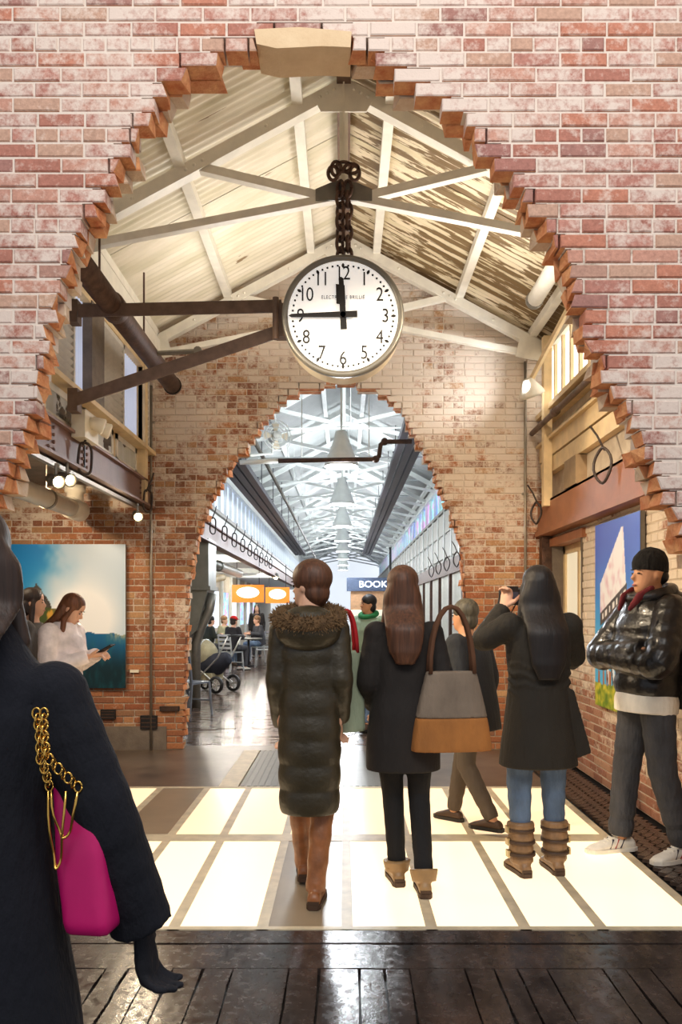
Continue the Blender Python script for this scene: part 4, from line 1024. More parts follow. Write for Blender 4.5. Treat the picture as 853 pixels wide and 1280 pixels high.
    def coat(s, keys, mat, name='coat', sleeve=(.068,.06,.05), puff=0, amp=.05, extra=None, sp=None, ex=2.2, vox=None, arms='LR', it=3, shoulder=True):
        k = s.k; J = s.J; mb = MB(); up = [q for q in keys if q[0] >= .9]; lo = [q for q in keys if q[0] < .95]
        def sk(l): return [(q[0]*k, q[1]*k, q[2]*k, (q[3] if len(q) > 3 else 0)*k, (q[4] if len(q) > 4 else 0)*k) for q in l]
        mb.stack(sk(keys), n=36, puff=puff*k, amp=amp, ex=ex, T=s.U if not lo or s.U.to_euler().x == 0 or True else None)
        for q in arms:
            A, B, C = J['sh'+q], J['el'+q], J['wr'+q]; pts = []; rs = []; n_ = 22
            L1 = (B-A).length; L2 = (C-B).length
            for i in range(n_+1):
                t = i/n_*(L1+L2)
                # rounded elbow by quadratic blend
                u = i/n_
                p = A+(B-A)*(t/L1) if t < L1 else B+(C-B)*((t-L1)/L2)
                pts.append(p); r = sleeve[0]+(sleeve[1]-sleeve[0])*min(1, t/L1) if t < L1 else sleeve[1]+(sleeve[2]-sleeve[1])*(t-L1)/L2
                g = 1+(amp*1.2*(2*abs(math.sin(PI*t/(sp or .08)/k))**.6-1) if puff else .02*math.sin(i*2.1))
                rs.append(r*k*g)
            pts = [pts[0]]+[(pts[i-1]+pts[i]*2+pts[i+1])/4 for i in range(1, n_)]+[pts[-1]]
            mb.tube(pts, rs, 16, round_ends=False)
            if shoulder: mb.ell(A, (sleeve[0]*1.05*k,)*3, 14, 8)
        if extra: extra(mb)
        return organic(mb, name, mat, s.root, vox or s.vox, it)
    def trousers(s, mat, r=(.095,.07,.055), top=.98, vox=None, folds=.03, name='trousers', low=.0):
        k = s.k; J = s.J; mb = MB()
        for q in 'LR':
            A, B, C = J['hip'+q], J['knee'+q], J['ank'+q]+Vector((0,0,low)); pts = []; rs = []
            for i in range(25):
                t = i/24; p = A+(B-A)*(t*2) if t < .5 else B+(C-B)*(t*2-1); rr_ = r[0]+(r[1]-r[0])*t*2 if t < .5 else r[1]+(r[2]-r[1])*(t*2-1)
                pts.append(p); rs.append(rr_*k*(1+folds*math.sin(i*2.3)+(folds*1.5*math.sin(i*4.1) if t > .75 else 0)))
            mb.tube(pts, rs, 14, round_ends=False)
        P_ = (J['hipL']+J['hipR'])/2
        mb.ell(P_+Vector((0,-.01,.02*k)), (.155*k,.115*k,.11*k), 18, 10)
        return organic(mb, name, mat, s.root, vox or s.vox, 2)
    def shoe(s, q, mat, kind='shoe', sole=None, shaft=.0, vox=.007, name='shoe', L=.25, sr=.062):
        k = s.k; A = s.J['ank'+q]; t = s.toe[q].normalized(); g = Vector((A.x, A.y, A.z-.085*k)); mb = MB(); sd = Vector((t.y, -t.x, 0)); up = Vector((0,0,1))
        rings = []
        for f, w_, hh in ((-.075,.026,.055),(-.06,.034,.075),(0,.036,.088),(.06,.04,.075),(.11,.045,.055),(.15,.042,.042),(.175,.026,.03)):
            c = g+t*f*k*(L/.25); ring = []
            for j in range(14):
                a = 2*PI*j/14; x_ = math.cos(a)*w_*k; z_ = (.5+.5*math.sin(a))*hh*k
                ring.append(c+sd*x_+up*(z_+.004))
            rings.append(ring)
        mb.loft(rings)
        if shaft:
            pts = []; rs = []; top = s.J['knee'+q]*shaft+A*(1-shaft)
            for i in range(13):
                tt = i/12; pts.append(A+(top-A)*tt-up*.02*(1-tt)); rs.append((sr+.014*tt)*k*(1+.05*math.sin(i*1.9)))
            mb.tube(pts, rs, 14)
        o = organic(mb, name, mat, s.root, vox, 2)
        if sole:
            q2 = MB(); out = [(-.085,.022),(-.06,.036),(0,.036),(.06,.042),(.11,.048),(.155,.042),(.185,.018)]
            poly = [tuple((g+t*f*k*(L/.25)+sd*w_*k).xy) for f, w_ in out]+[tuple((g+t*f*k*(L/.25)-sd*w_*k).xy) for f, w_ in out[::-1]]
            q2.prism(poly, g.z+.001, g.z+.024, 'z').build('sole', sole, o, fix=True)
        if kind == 'heel':
            q2 = MB(); p = g-t*.055*k; q2.bar(p+up*.001, p+up*.04, .055*k, .05*k, t).build('heel', sole or mat, o)
        return o
    def hair_cap(s, mb, grow=1.0, back=-.075):
        H = s.HH*grow; mb.ell(s.H @ Vector((0,back*s.HH,.69*s.HH)), (.385*H,.44*H,.39*H), 20, 12, M=s.H.to_3x3())
    def hair_long(s, mat, length=.42, name='hair', wd=.36, vox=None):
        H = s.HH; mb = MB(); s.hair_cap(mb); rings = []; n_ = 40
        for i in range(n_+1):
            t = i/n_; z = .70*H-t*(length+.6*H); w_ = (wd+.12*math.sin(t*PI))*H*(1-.22*t-.25*max(0, t-.85)/.15)*(.80+.20*sst(0, .2, t)); th = (.30-.13*min(1, t*1.3)-.07*max(0, t-.85)/.15)*H; cy = (-.22-.06*t)*H
            wl = s.H @ Vector((0, cy, .1*H)); c = s.H @ Vector((0, cy, z)) if z > .1*H else Vector((wl.x, wl.y-.105*sst(0, .34, t-.55*H/(length+.6*H)), wl.z+(z-.1*H)))
            R3 = s.H.to_3x3()
            rings.append([c+R3 @ Vector((math.cos(2*PI*j/18)*w_*(1+.035*math.sin(j*5)), math.sin(2*PI*j/18)*th, 0)) for j in range(18)])
        mb.loft(rings); 
        for sx in (-1, 1):    # locks beside the face and over the shoulders
            a = s.H @ Vector((sx*.33*H, .08*H, .55*H)); b = s.H @ Vector((sx*.37*H, .02*H, .1*H)); mb.tube([a, b, b+Vector((sx*.02, 0, -length*.5)), b+Vector((sx*.0, -.01, -length*.85))], [.07*H,.11*H,.10*H,.04*H], 10, round_ends=True)
        return organic(mb, name, mat, s.root, vox or min(s.vox, .008), 2)
    def hair_short(s, mat, name='hair', grow=1.03):
        mb = MB(); H = s.HH; s.hair_cap(mb, grow); mb.ell(s.H @ Vector((0,-.2*H,.35*H)), (.34*H,.28*H,.33*H), 16, 8, M=s.H.to_3x3()); return organic(mb, name, mat, s.root, min(s.vox, .008), 2)

# --- bag helpers
def tote(label, loc, rz, w_, h_, d_, mat_top, mat_bot, split, handle_mat, hl, cat='bag', group=None, taper=.85):
    o = thing('shoulder_bag', label, cat, loc, rz, group)
    def sec(z0, z1, n0, n1, mat, nm):
        mb = MB(); mb.stack([(h_*(z0+(z1-z0)*t), w_/2*(1-(1-taper)*(z0+(z1-z0)*t))*(1+.05*math.sin(PI*(z0+(z1-z0)*t))), d_/2*(1-.55*(z0+(z1-z0)*t)), 0, 0) for t in (0,.2,.4,.6,.8,1)], n=24, ex=3.2); return organic(mb, nm, mat, o, .009, 3)
    if split: sec(0, split, 0, 0, mat_bot, 'bag_base'); sec(split-.01, 1, 0, 0, mat_top, 'bag_body')
    else: sec(0, 1, 0, 0, mat_top, 'bag_body')
    for y_ in (-d_*.18, d_*.18):
        n_ = 12; MB().tube([(math.cos(PI*i/n_)*w_*.27, y_*(1-math.sin(PI*i/n_)*.6), h_*.97+math.sin(PI*i/n_)*hl) for i in range(n_+1)], .011, 8, flat=.5).build('handle', handle_mat, o, smooth=True)
    return o

def puffer_mat(name, c, rough=.32):
    k = NT(name); f = k.noise(k.obj(), 9, 4); g = k.noise(k.obj(), 34, 4); col = rgba(c)
    k.set(Base_Color=k.ramp(f, [(.3, tuple(v*.75 for v in col[:3])), (.7, tuple(v*1.3 for v in col[:3]))]), Roughness=rough, Coat_Weight=.15); k.bump(k.math('ADD', f, k.math('MULTIPLY', g, .35)), .5, .02); return k.m

# 1 man in the black puffer jacket
m = Fig('man in black beanie and black puffer jacket with folded arms', (1.765, 4.66, 0), 104, 1.76,
        dict(elL=(-.275,.11,1.09), wrL=(.17,.165,1.12), elR=(.27,.14,1.11), wrR=(-.16,.13,1.16), hipL=(-.09,0,.90), kneeL=(-.115,-.02,.49), ankL=(-.13,-.14,.085), hipR=(.09,0,.90), kneeR=(.10,.06,.49), ankR=(.12,.09,.085)), lean=-3, skin='skin2', vox=.008, head_yaw=-4)
m.toe['L'] = Vector((-.1,1,0)); m.toe['R'] = Vector((.02,1,0))
m.body(hd={'L': ((.2,-1,0),(0,-.2,1),.3), 'R': ((-.2,-1,0),(0,-.2,1),.3)}, vox=.007)
M['puffer_black'] = puffer_mat('puffer_black', (26,23,22))
m.coat([(.90,.185,.15),(.97,.19,.155),(1.1,.195,.165),(1.25,.205,.165),(1.36,.195,.14),(1.43,.13,.115),(1.47,.10,.10)], M['puffer_black'], 'puffer_jacket', (.092,.085,.062), .115, .05, sp=.085, vox=.0075)
mb = MB(); mb.stack([(z*m.k, a*m.k, b*m.k, 0, 0) for z, a, b in ((.81,.19,.16),(.88,.195,.162),(.95,.175,.14))], T=m.U); organic(mb, 'white_shirt', cloth('shirt_white', (232,224,210)), m.root, .008)
mb = MB(); n_ = 20
mb.tube([m.U @ Vector((math.cos(2*PI*i/n_)*.115*m.k, (.0+math.sin(2*PI*i/n_)*.105)*m.k, (1.475-.035*math.sin(2*PI*i/n_))*m.k)) for i in range(n_+1)], .036*m.k, 10)
mb.ell(m.U @ Vector((0,-.13*m.k,1.42*m.k)), (.13*m.k,.08*m.k,.09*m.k)); organic(mb, 'hood', M['puffer_black'], m.root, .008)
M['burgundy'] = cloth('burgundy_lining', (112,34,40))
for sx in (-1, 1):
    mb = MB(); mb.tube([m.U @ (Vector(v)*m.k) for v in ((sx*.09,.06,1.50),(sx*.075,.125,1.45),(sx*.05,.165,1.38))], [.02,.028,.016], 8, flat=.5, round_ends=True); organic(mb, 'collar_lining', M['burgundy'], m.root, .007)
m.trousers(M['denim_dark'], (.098,.078,.068), folds=.035, low=.01)
H = m.HH; mb = MB(); rings = []
for t, wd, yf, yb in ((.60,.36,.40,-.49),(.66,.37,.415,-.50),(.78,.375,.42,-.50),(.92,.35,.37,-.47),(1.06,.27,.24,-.40),(1.14,.15,.08,-.28),(1.17,.04,-.04,-.16)):
    rings.append([m.H @ Vector((math.cos(2*PI*j/24)*wd*H, ((yf+yb)/2+math.sin(2*PI*j/24)*(yf-yb)/2)*H, (t-.10*(.5-.5*math.sin(2*PI*j/24))*(1 if t < .7 else .3))*H)) for j in range(24)])
mb.loft(rings); organic(mb, 'beanie', cloth('knit_black', (20,18,18), .95, .5, 60), m.root, .006, 1)
mb = MB(); mb.ell(m.H @ Vector((0,-.27*H,.42*H)), (.33*H,.2*H,.22*H)); organic(mb, 'hair', M['hair_black'], m.root, .007)
M['sneaker'] = simple('sneaker_white', (232,226,214), .5); M['stripe'] = simple('stripe_dark', (40,36,56), .5); M['stripe_red'] = simple('stripe_red', (150,40,40), .5)
for q in 'LR':
    sh = m.shoe(q, M['sneaker'], sole=M['sneaker'], name='sneaker', L=.29); A = m.J['ank'+q]; t = m.toe[q].normalized(); sd = Vector((t.y,-t.x,0))
    for side in (-1, 1):
        for i in range(3):
            p = Vector((A.x, A.y, .0))+t*(.02+i*.035)+sd*side*.0375; MB().bar(p+Vector((0,0,.028)), p+t*-.028+sd*side*-.010+Vector((0,0,.078)), .004, .014, sd).build('stripe', M['stripe'] if i != 1 else M['stripe_red'], sh)
    for i in range(4):
        p = Vector((A.x, A.y, .094-i*.011))+t*(.035+i*.026); MB().bar(p-sd*.026, p+sd*.026, .012, .008).build('lace', M['sneaker'], sh)
bp = thing('backpack', 'dark olive backpack hanging on the back of the man in the beanie', 'backpack', tuple(m.root.location+Vector((.215,-.04,.86))), math.radians(104))
mb = MB(); mb.stack([(0,.13,.055,0,0),(.05,.15,.07,0,0),(.25,.155,.075,0,0),(.42,.14,.06,0,0),(.48,.09,.04,0,0)], ex=2.8); organic(mb, 'pack', cloth('olive_canvas', (52,46,34)), bp, .009)
mb = MB(); mb.stack([(.06,.10,.03,0,-.07),(.2,.11,.035,0,-.07),(.26,.09,.02,0,-.07)], ex=2.8); organic(mb, 'front_pocket', cloth('olive_canvas_pocket', (46,41,30)), bp, .009)
for sx in (-1, 1): MB().tube([(sx*.1,.07,.40),(sx*.14,.2,.56),(sx*.15,.30,.50),(sx*.15,.33,.3)], .014, 8, flat=.4).build('strap', M['black'], bp, smooth=True)

# 2 woman taking a photograph
wm = Fig('woman with long black hair in dark coat and jeans raising a camera', (1.06, 4.36, 0), 8, 1.66,
         dict(elL=(-.305,.06,1.29), wrL=(-.155,.135,1.475), elR=(.27,.13,1.17), wrR=(.045,.24,1.475), ankL=(-.10,-.01,.085), kneeL=(-.10,.03,.49), ankR=(.10,0,.085), kneeR=(.10,.03,.49)), skin='skin', vox=.008)
wm.body(hd={'L': ((.32,.1,1),(.8,.6,.1),.75), 'R': ((-.1,.2,1),(-.6,.6,.1),.8)}, vox=.0065)
M['coat_olive'] = cloth('coat_dark_olive', (36,30,21), .8, .5, 9)
def wrinkle(mb):
    for i in range(5):
        z = (1.02+i*.055)*wm.k; n_ = 14; mb.tube([Vector((math.cos(PI+PI*j/n_)*.175*wm.k, math.sin(PI+PI*j/n_)*.128*wm.k, z-.03*math.sin(PI*j/n_)+.012*math.sin(j*1.7+i))) for j in range(n_+1)], .012, 6)
wm.coat([(.60,.22,.17),(.7,.21,.165),(.85,.19,.15),(.98,.175,.14),(1.08,.165,.128),(1.22,.18,.135),(1.35,.19,.115),(1.42,.11,.09),(1.46,.075,.075)], M['coat_olive'], sleeve=(.075,.068,.050), extra=wrinkle)
mb = MB(); a, b = wm.J['elL'], wm.J['wrL']; mb.tube([a+(b-a)*.25, a+(b-a)*1.0], [.06,.046], 14); organic(mb, 'sleeve_cuff', cloth('knit_dark', (22,19,18)), wm.root, .008)
mb = MB(); mb.prism([(.12,1.02),(.17,1.0),(.27,.66),(.15,.62)], -.09, .05); organic(mb, 'coat_flap', M['coat_olive'], wm.root, .009)
wm.hair_long(M['hair_black'], .40, wd=.47)
wm.trousers(M['denim'], (.095,.07,.045), folds=.04)
M['boot'] = simple('boot_brown', (136,104,72), .45, 0, .3, 20, .4, 24); M['boot_dark'] = simple('boot_sole', (70,48,32), .6); M['buckle'] = simple('buckle_metal', (180,160,120), .3, .8)
for q in 'LR':
    bo = wm.shoe(q, M['boot'], 'heel', M['boot_dark'], .50, name='boot'); A = wm.J['ank'+q]; B = wm.J['knee'+q]
    for f in (.08, .24, .40):
        c = A+(B-A)*f; st = MB().lathe([(.066,-.010),(.0755,-.008),(.0755,.008),(.066,.010)], tuple(c), n=20, cap=False).build('strap', M['boot_dark'], bo, smooth=True)
        x_ = .076 if q == 'R' else -.076; MB().box((c.x+x_-.006,c.y-.02,c.z-.018),(c.x+x_+.006,c.y+.02,c.z+.018)).build('buckle', M['buckle'], st)
Rz8 = Matrix.Rotation(math.radians(8), 3, 'Z')
cp = Vector((1.06,4.36,0))+Rz8 @ (Vector((-.075,.225,1.54))*wm.k)
ca = thing('photo_camera', 'black compact system camera held up by the woman', 'camera', tuple(cp), math.radians(8))
MB().box((-.065,-.03,-.045),(.065,.03,.045)).box((-.03,-.03,.045),(.03,.03,.062)).build('camera_body', M['black'], ca)
MB().lathe([(.034,.03),(.036,.09),(.03,.095),(.028,.06)], axis='y', n=20).build('lens', M['black'], ca, smooth=True)
MB().lathe([(.012,.045),(.012,.056)], (.045,0,0), n=12).build('dial', M['galv'], ca); MB().box((-.045,-.034,-.03),(.03,-.03,.03)).build('screen', simple('screen_glass', (60,70,90), .1), ca)
MB().tube([(-.065,0,.03),(-.09,-.02,-.06),(-.03,-.03,-.12),(.065,0,.03)], .005, 6).build('neck_strap', M['black'], ca, smooth=True)

# 3 woman in the long olive puffer with a fur hood
wa = Fig('woman walking away in long dark olive quilted coat with fur-trimmed hood', (-.17, 3.98, 0), -2, 1.66,
         dict(ankR=(.035,-.10,.085), kneeR=(.07,.03,.49), ankL=(-.05,.26,.10), kneeL=(-.08,.22,.50), shL=(-.135,-.01,1.36), shR=(.135,-.01,1.36), elL=(-.16,-.02,1.1), wrL=(-.148,.08,.87), elR=(.16,-.05,1.11), wrR=(.15,.06,.90)), vox=.009, head_yaw=58)
wa.toe['R'] = Vector((.05,1,0)); wa.body()
M['coat_quilt'] = puffer_mat('coat_quilt_olive', (50,42,24), .5)
wa.coat([(.44,.15,.135),(.6,.155,.14),(.8,.158,.145),(.97,.153,.14),(1.1,.15,.135),(1.25,.153,.135),(1.36,.145,.115),(1.43,.10,.09)], M['coat_quilt'], 'quilted_coat', (.070,.064,.052), .125, .035, sp=.10)
mb = MB(); mb.ell(wa.U @ Vector((0,-.09*wa.k,1.37*wa.k)), (.17*wa.k,.115*wa.k,.12*wa.k)); organic(mb, 'hood', M['coat_quilt'], wa.root, .009)
rr = random.Random(11); q = MB()
for i in range(3600):
    a = rr.uniform(0, 2*PI); b = rr.uniform(0, 2*PI); c = Vector((math.cos(a)*.145*wa.k, (-.05+math.sin(a)*.12)*wa.k, (1.425+.035*math.sin(a))*wa.k)); rad = Vector((math.cos(a), math.sin(a), 0))
    d = rad*math.cos(b)+Vector((0,0,1))*math.sin(b); p = c+d*.03; d2 = (d+Vector((rr.uniform(-.5,.5), rr.uniform(-.5,.5), rr.uniform(-.6,.4)))).normalized()
    q.tube([p, p+d2*rr.uniform(.015,.034)], [.005,.001], 3)
fur = q.build('fur_trim', simple('fur_brown', (112,86,56), .9, 0, .4, 30), wa.root); fur['kind'] = 'stuff'
mb = MB(); n_ = 24; mb.tube([Vector((math.cos(2*PI*i/n_)*.145*wa.k, (-.05+math.sin(2*PI*i/n_)*.12)*wa.k, (1.425+.035*math.sin(2*PI*i/n_))*wa.k)) for i in range(n_+1)], .045, 10); organic(mb, 'fur_roll', simple('fur_dark', (92,68,42), .9, 0, .4, 30), wa.root, .009)
wa.hair_short(M['hair_brown'], grow=1.1)
M['boot_tan'] = simple('boot_cognac', (140,86,48), .4, 0, .3, 18, .4, 22)
for q in 'LR': wa.shoe(q, M['boot_tan'], 'heel', M['boot_dark'], .95, name='boot', sr=.048)
tote('pale green tote with red handles beside the olive quilted coat', (.015, 4.16, .80), .5, .20, .42, .11, cloth('tote_green', (150,160,134)), None, 0, cloth('strap_red', (176,24,32)), .22)

# 4 woman in dark coat with the big tan bag
wb = Fig('woman walking away with long brown hair in a dark coat and black leggings', (.31, 4.18, 0), 3, 1.65,
         dict(ankL=(-.03,.02,.085), kneeL=(-.05,.06,.49), ankR=(.09,-.16,.085), kneeR=(.09,.03,.48), shL=(-.145,-.01,1.345), shR=(.15,-.01,1.345), elL=(-.195,-.03,1.09), wrL=(-.15,.12,.95), elR=(.21,-.05,1.10), wrR=(.22,.1,.93)), vox=.009, head_yaw=-8)
wb.toe['R'] = Vector((.05,1,0)); wb.body()
M['coat_dark'] = cloth('coat_black_brown', (34,28,25), .85, .4, 8)
wb.coat([(.62,.20,.15),(.75,.20,.155),(.9,.185,.15),(1.05,.16,.13),(1.22,.165,.13),(1.33,.16,.11),(1.40,.10,.085),(1.45,.07,.075)], M['coat_dark'], sleeve=(.068,.062,.050))
wb.hair_long(M['hair_brown'], .30, wd=.40); wb.trousers(cloth('leggings_black', (18,16,17)), (.088,.06,.048), folds=.015, name='leggings')
M['shoe_tan'] = simple('shoe_tan', (150,118,78), .45)
for q in 'LR': wb.shoe(q, M['shoe_tan'], 'heel', M['boot_dark'], .10, name='ankle_boot')
tote('large grey and tan shoulder bag carried by the woman in black leggings', (.545, 4.06, .72), .12, .42, .40, .17, cloth('bag_taupe', (128,112,96)), cloth('bag_tan', (166,106,50)), .42, cloth('bag_strap', (92,58,36)), .34, taper=.62)

# 5 shorter walker partly hidden behind
wc = Fig('short walker in a dark hooded jacket between the tan bag and the photographer', (.86, 5.25, 0), 50, 1.50, dict(ankL=(-.09,-.2,.12), kneeL=(-.09,.02,.48), ankR=(.09,.24,.085), kneeR=(.09,.16,.50)), vox=.011, lean=8, skin='skin2')
wc.body(); wc.coat([(.72,.20,.16),(.9,.20,.16),(1.1,.19,.15),(1.25,.19,.15),(1.36,.185,.12),(1.43,.1,.09)], cloth('jacket_charcoal', (40,42,46)), sleeve=(.08,.07,.055)); wc.hair_short(hair_mat('hair_grey_brown', (82,76,62))); wc.trousers(cloth('trousers_taupe', (84,72,60)))
for q in 'LR': wc.shoe(q, M['boot_dark'], sole=M['black'])

# 6 foreground woman in navy coat
wf = Fig('person in a long navy coat close by, seen from behind with dark brown hair', (-.765, 1.62, 0), 4, 1.63,
         dict(shR=(.185,-.01,1.305), elR=(.29,-.02,1.05), wrR=(.36,.03,.80), elL=(-.24,0,1.1), wrL=(-.22,.1,.86)), vox=.007, head_yaw=10)
M['glove'] = cloth('glove_navy', (14,16,26)); wf.body(hands='L', vox=.0075)
M['navy'] = cloth('coat_navy', (6,9,22), .95, .25, 30, .15)
wf.coat([(.40,.26,.21),(.6,.235,.19),(.8,.205,.17),(.98,.185,.15),(1.1,.178,.14),(1.25,.188,.14),(1.33,.18,.12),(1.40,.125,.1),(1.465,.085,.085)], M['navy'], sleeve=(.070,.070,.068), vox=.008)
mb = MB(); wf.hand(mb, wf.J['wrR'], (.12,.05,-1), (-1,.2,0), 1, .5, 1.12); organic(mb, 'glove', M['glove'], wf.root, .005, 1)
wf.hair_long(M['hair_dark'], .16, wd=.46); wf.trousers(cloth('trousers_navy', (20,20,26)))
for q in 'LR': wf.shoe(q, M['black'], 'heel', M['black'], .5, name='boot')
pb = thing('pink_handbag', 'magenta handbag on gold chains beside the navy coat', 'handbag', (-.515, 1.60, .79), -.15); M['pink'] = simple('magenta_leather', (196,18,104), .4, 0, .1, 8)
mb = MB(); mb.stack([(0,.046,.045,.018,0),(.015,.050,.05,.017,0),(.15,.051,.045,.0,0),(.28,.044,.03,-.018,0),(.30,.04,.02,-.02,0)], ex=5.0); organic(mb, 'bag_body', M['pink'], pb, .006, 2)
M['gold'] = simple('gold_metal', (226,180,92), .2, 1.0, 0)
for ix, (xa, xb) in enumerate(((-.055,-.045),(.005,-.03))):
    n_ = 15
    for i in range(n_):
        t = i/(n_-1); c = Vector((xa+(xb-xa)*t+.012*math.sin(t*PI)*(-1 if ix else 1), -.045-.065*min(1, t*2.2), .29+t*.15)); q = MB(); link_ring(q, c, .0075, .0105, .0021, Matrix.Rotation((PI/2 if i % 2 else .2), 3, 'Z')); q.build('chain_link', M['gold'], pb, smooth=True)
for ix, (xx, dz, wx) in enumerate(((-.03, .15, .03), (-.015, .09, .045))):
    n_ = 16; MB().tube([(xx+wx*(t/n_-.5)*1.2, -.062-.004*math.sin(t), .285-dz*math.sin(PI*t/n_)**.7) for t in range(n_+1)], .0028, 6).build('chain_swag', M['gold'], pb, smooth=True)

# 7 woman with the phone, and her companion
wp_ = Fig('young woman in white jacket looking down at her phone before the seascape poster', (-2.13, 6.0, 0), -104, 1.56,
          dict(elL=(-.20,.05,1.12), wrL=(-.05,.30,1.20), elR=(.22,.04,1.10), wrR=(.06,.29,1.19)), vox=.008, head_pitch=30, head_yaw=14, lean=4)
wp_.body(hd={'L': ((.35,.8,.15),(.2,0,1),.5), 'R': ((-.35,.8,.15),(-.2,0,1),.5)}, vox=.0065)
wp_.coat([(.78,.19,.15),(.95,.19,.155),(1.1,.19,.155),(1.25,.195,.15),(1.35,.19,.125),(1.42,.11,.1),(1.47,.085,.085)], puffer_mat('puffer_white', (232,222,222), .6), 'white_jacket', (.085,.078,.055), .15, .03, sp=.12)
wp_.hair_long(hair_mat('hair_chestnut', (104,62,36)), .20, wd=.35); wp_.trousers(M['denim_dark'])
for q in 'LR': wp_.shoe(q, M['boot_dark'], sole=M['black'])
Rp = Matrix.Rotation(math.radians(-104), 3, 'Z'); pp = Vector((-2.13,6.0,0))+Rp @ Vector((0,.375,1.145))
ph = thing('smartphone', 'black smartphone in the hands of the woman in white', 'phone', tuple(pp), math.radians(-104)); b_ = MB().box((-.036,-.06,-.004),(.036,.075,.004)).build('phone_case', M['black'], ph); b_.rotation_euler = (.5,0,0); MB().box((-.032,-.056,.004),(.032,.071,.005)).build('screen', emitter('phone_screen', (120,130,150), .5), b_)
wq = Fig('person with dark hair standing behind the woman in white', (-2.48, 6.35, 0), -80, 1.60, vox=.012); wq.body(); wq.coat([(.7,.2,.15),(.95,.19,.15),(1.25,.19,.14),(1.35,.185,.12),(1.42,.1,.09)], cloth('jacket_grey', (92,88,86))); wq.hair_long(M['hair_dark'], .15); wq.trousers(M['denim_dark'])
for q in 'LR': wq.shoe(q, M['boot_dark'], sole=M['black'])

# 8 far man in the green jacket
mg = Fig('dark-haired man in a pale green jacket walking towards the arch', (.30, 9.7, 0), 150, 1.62, dict(ankL=(-.09,.2,.1), ankR=(.09,-.1,.085)), vox=.011, head_yaw=-40 , skin='skin2'); mg.body(vox=.009)
mg.coat([(.85,.2,.15),(.97,.2,.155),(1.1,.2,.155),(1.25,.205,.15),(1.36,.195,.125),(1.42,.11,.09)], cloth('jacket_sage', (142,162,140)), 'jacket'); mb = MB(); mb.tube([mg.U @ Vector((math.cos(i*PI/8)*.1, math.sin(i*PI/8)*.09, 1.39-.03*math.sin(i*PI/8))) for i in range(17)], .035, 8); organic(mb, 'hood', cloth('hood_green', (34,122,70)), mg.root, .011)
mg.hair_short(M['hair_black']); mg.trousers(M['denim'])
for q in 'LR': mg.shoe(q, M['boot_dark'], sole=M['black'], vox=.012)
# ------------------------------------------------------------------ cafe in the left bay: chairs, tables, people, stroller
def chair(label, loc, rz, mat, group=None):
    o = thing('cafe_chair', label, 'chair', loc, rz, group)
    MB().box((-.2,-.2,.44),(.2,.2,.465)).build('seat', mat, o)
    for sx in (-1, 1):
        MB().bar((sx*.19,.19,.44),(sx*.21,.22,0), .028, .028).build('leg', mat, o)
        MB().bar((sx*.19,-.19,.44),(sx*.2,-.25,0), .028, .028).build('leg', mat, o)
        MB().bar((sx*.19,-.19,.44),(sx*.19,-.25,.88), .03, .028).build('back_post', mat, o)
    for z_ in (.56,.66,.76,.86): MB().bar((-.19,-.205-(z_-.44)*.14,z_),(.19,-.205-(z_-.44)*.14,z_), .012, .055).build('back_slat', mat, o)
    MB().bar((-.2,.2,.2),(.2,.2,.2), .02, .02).build('stretcher', mat, o); return o
M['chair_blue'] = simple('chair_grey_blue', (120,128,142), .4, .4); M['chair_alu'] = simple('chair_aluminium', (196,200,202), .35, .6)
chair('grey metal chair standing at the broken arch edge', (-2.12, 11.0, 0), -.5, M['chair_blue'])
chair('pale metal cafe chair with a slatted back beside the table', (-2.05, 20.6, 0), 1.6, M['chair_alu'], None)
chair('pale metal cafe chair standing free beyond the table', (-1.85, 23.0, 0), 1.5, M['chair_alu'], None)
def table(label, loc):
    o = thing('cafe_table', label, 'table', loc); MB().lathe([(.34,.70),(.36,.71),(.36,.735),(.001,.74)], n=24).build('table_top', M['galv'], o); MB().tube([(0,0,.02),(0,0,.7)], .03, 10).build('pedestal', M['black'], o); MB().lathe([(.24,0),(.24,.02),(.03,.04)], n=20).build('base', M['black'], o)
table('small round cafe table between the seated people', (-2.5, 21.0, 0)); 
def sitter(label, loc, rz, jc, hairm, pants, cap=None, h=1.66):
    k = h/1.7; f = Fig(label, loc, rz, h, dict(hipL=(-.09,0,.575), hipR=(.09,0,.575), kneeL=(-.11,.42,.55), kneeR=(.11,.42,.55), ankL=(-.11,.42,.085), ankR=(.11,.40,.085), elL=(-.24,.1,.82), wrL=(-.1,.34,.84), elR=(.24,.1,.82), wrR=(.1,.34,.84)), drop=.345*k, lean=10, vox=.016)
    f.body(face=False); f.coat([(.86,.19,.15),(1.0,.19,.15),(1.2,.195,.15),(1.35,.19,.12),(1.42,.1,.09)], cloth('jacket_'+label.split()[3], jc), 'jacket'); f.hair_short(hairm); f.trousers(pants)
    for q in 'LR': f.shoe(q, M['sneaker'] if cap else M['boot_dark'], sole=M['black'], vox=.014)
    if cap:
        mb = MB(); mb.ell(f.H @ Vector((0,-.06*f.HH,.72*f.HH)), (.41*f.HH,.47*f.HH,.38*f.HH)); mb.tube([f.H @ Vector((0,.25*f.HH,.72*f.HH)), f.H @ Vector((0,.72*f.HH,.66*f.HH))], [.33*f.HH,.26*f.HH], 12, flat=.12, side=(1,0,0)); organic(mb, 'cap', cap, f.root, .012, 1)
    st = chair('pale metal cafe chair under the '+label.split(' at ')[0], (loc[0], loc[1], 0), rz*PI/180, M['chair_alu']); return f
sitter('person with red cap and black jacket seated at the cafe', (-2.72, 19.3, 0), -35, (30,28,32), M['hair_dark'], M['denim_dark'], cloth('cap_red', (206,30,28)))
sitter('person in a khaki jacket and blue jeans seated at the cafe', (-3.3, 21.5, 0), -110, (150,146,116), M['hair_light'], M['denim'])
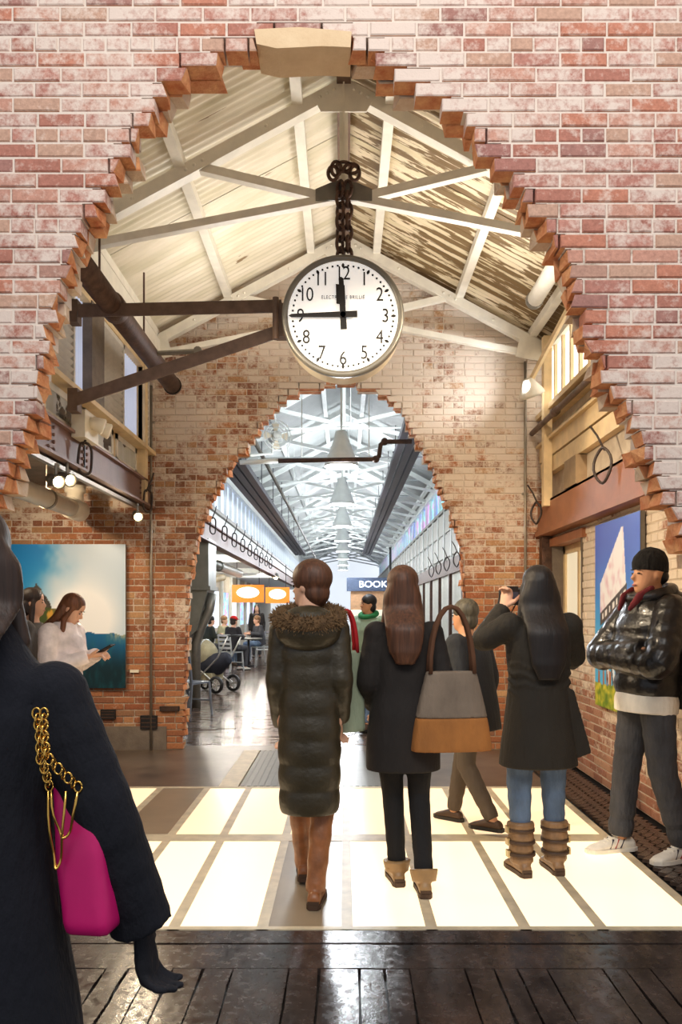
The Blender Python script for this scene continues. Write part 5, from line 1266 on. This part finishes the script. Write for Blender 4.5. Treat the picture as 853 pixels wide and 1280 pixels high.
sitter('person with light hair and charcoal jacket seated at the cafe', (-2.32, 22.2, 0), 120, (60,60,64), M['hair_light'], M['denim'])
sitter('person in a dark green jacket seated at the cafe wall', (-3.45, 20.2, 0), -60, (48,52,44), M['hair_black'], M['denim_dark'])
ws = Fig('woman with dark wavy hair in black standing behind the cafe tables', (-2.72, 25.0, 0), 185, 1.64, vox=.016); ws.body(face=False); ws.coat([(.55,.2,.15),(.95,.18,.14),(1.2,.18,.135),(1.35,.185,.115),(1.42,.1,.09)], M['coat_dark']); ws.hair_long(M['hair_dark'], .25, vox=.014); ws.trousers(M['denim_dark'])
for q in 'LR': ws.shoe(q, M['boot_dark'], sole=M['black'], vox=.014)
# stroller
stl = thing('baby_stroller', 'baby stroller with beige hood and black wheels by the air duct', 'stroller', (-2.42, 14.3, 0), -.5); M['beige'] = cloth('stroller_beige', (168,158,128)); M['alu'] = simple('aluminium_tube', (206,206,204), .3, .9)
mb = MB(); mb.tube([(-.32,0,.52),(-.1,0,.46),(.2,0,.50),(.36,0,.58)], [.16,.20,.20,.14], 16, flat=.9, round_ends=True); organic(mb, 'bassinet', cloth('stroller_navy', (40,42,54)), stl, .016)
mb = MB(); mb.ell((-.12,0,.66), (.30,.22,.27)); organic(mb, 'hood', M['beige'], stl, .016)
for a in (-.32,-.2,-.05): MB().tube([(a,.225*math.cos(PI*i/10),.66+.27*math.sin(PI*i/10)) for i in range(11)], .008, 6).build('hood_rib', M['alu'], stl)
for sy in (-1, 1):
    MB().tube([(.58,sy*.2,1.0),(.36,sy*.2,.62),(-.2,sy*.2,.14)], .014, 8).build('frame_tube', M['alu'], stl, smooth=True); MB().tube([(-.2,sy*.18,.50),(.34,sy*.22,.15)], .014, 8).build('frame_tube', M['alu'], stl, smooth=True)
    for x_, r_ in ((.36,.15),(-.28,.10)):
        wh = MB().lathe([(r_*.72,-.025),(r_,-.02),(r_,.02),(r_*.72,.025)], (x_,sy*.25,r_), 'y', 22, cap=False).build('wheel', M['black'], stl, smooth=True)
        for i in range(5): a = i*2*PI/5; MB().bar((x_,sy*.25,r_),(x_+math.cos(a)*r_*.75,sy*.25,r_+math.sin(a)*r_*.75), .02, .012, (0,1,0)).build('spoke', M['alu'], wh)
MB().tube([(.58,-.2,1.0),(.60,0,1.01),(.58,.2,1.0)], .018, 8).build('handle', M['black'], stl, smooth=True); MB().box((-.15,-.17,.22),(.2,.17,.34)).build('basket', M['beige'], stl)

# ------------------------------------------------------------------ bake the organic meshes
bpy.context.view_layer.update(); dg = bpy.context.evaluated_depsgraph_get()
new = [(o, bpy.data.meshes.new_from_object(o.evaluated_get(dg))) for o in BAKE]
for o, me in new:
    o.modifiers.clear(); o.data = me; me.polygons.foreach_set('use_smooth', [True]*len(me.polygons))
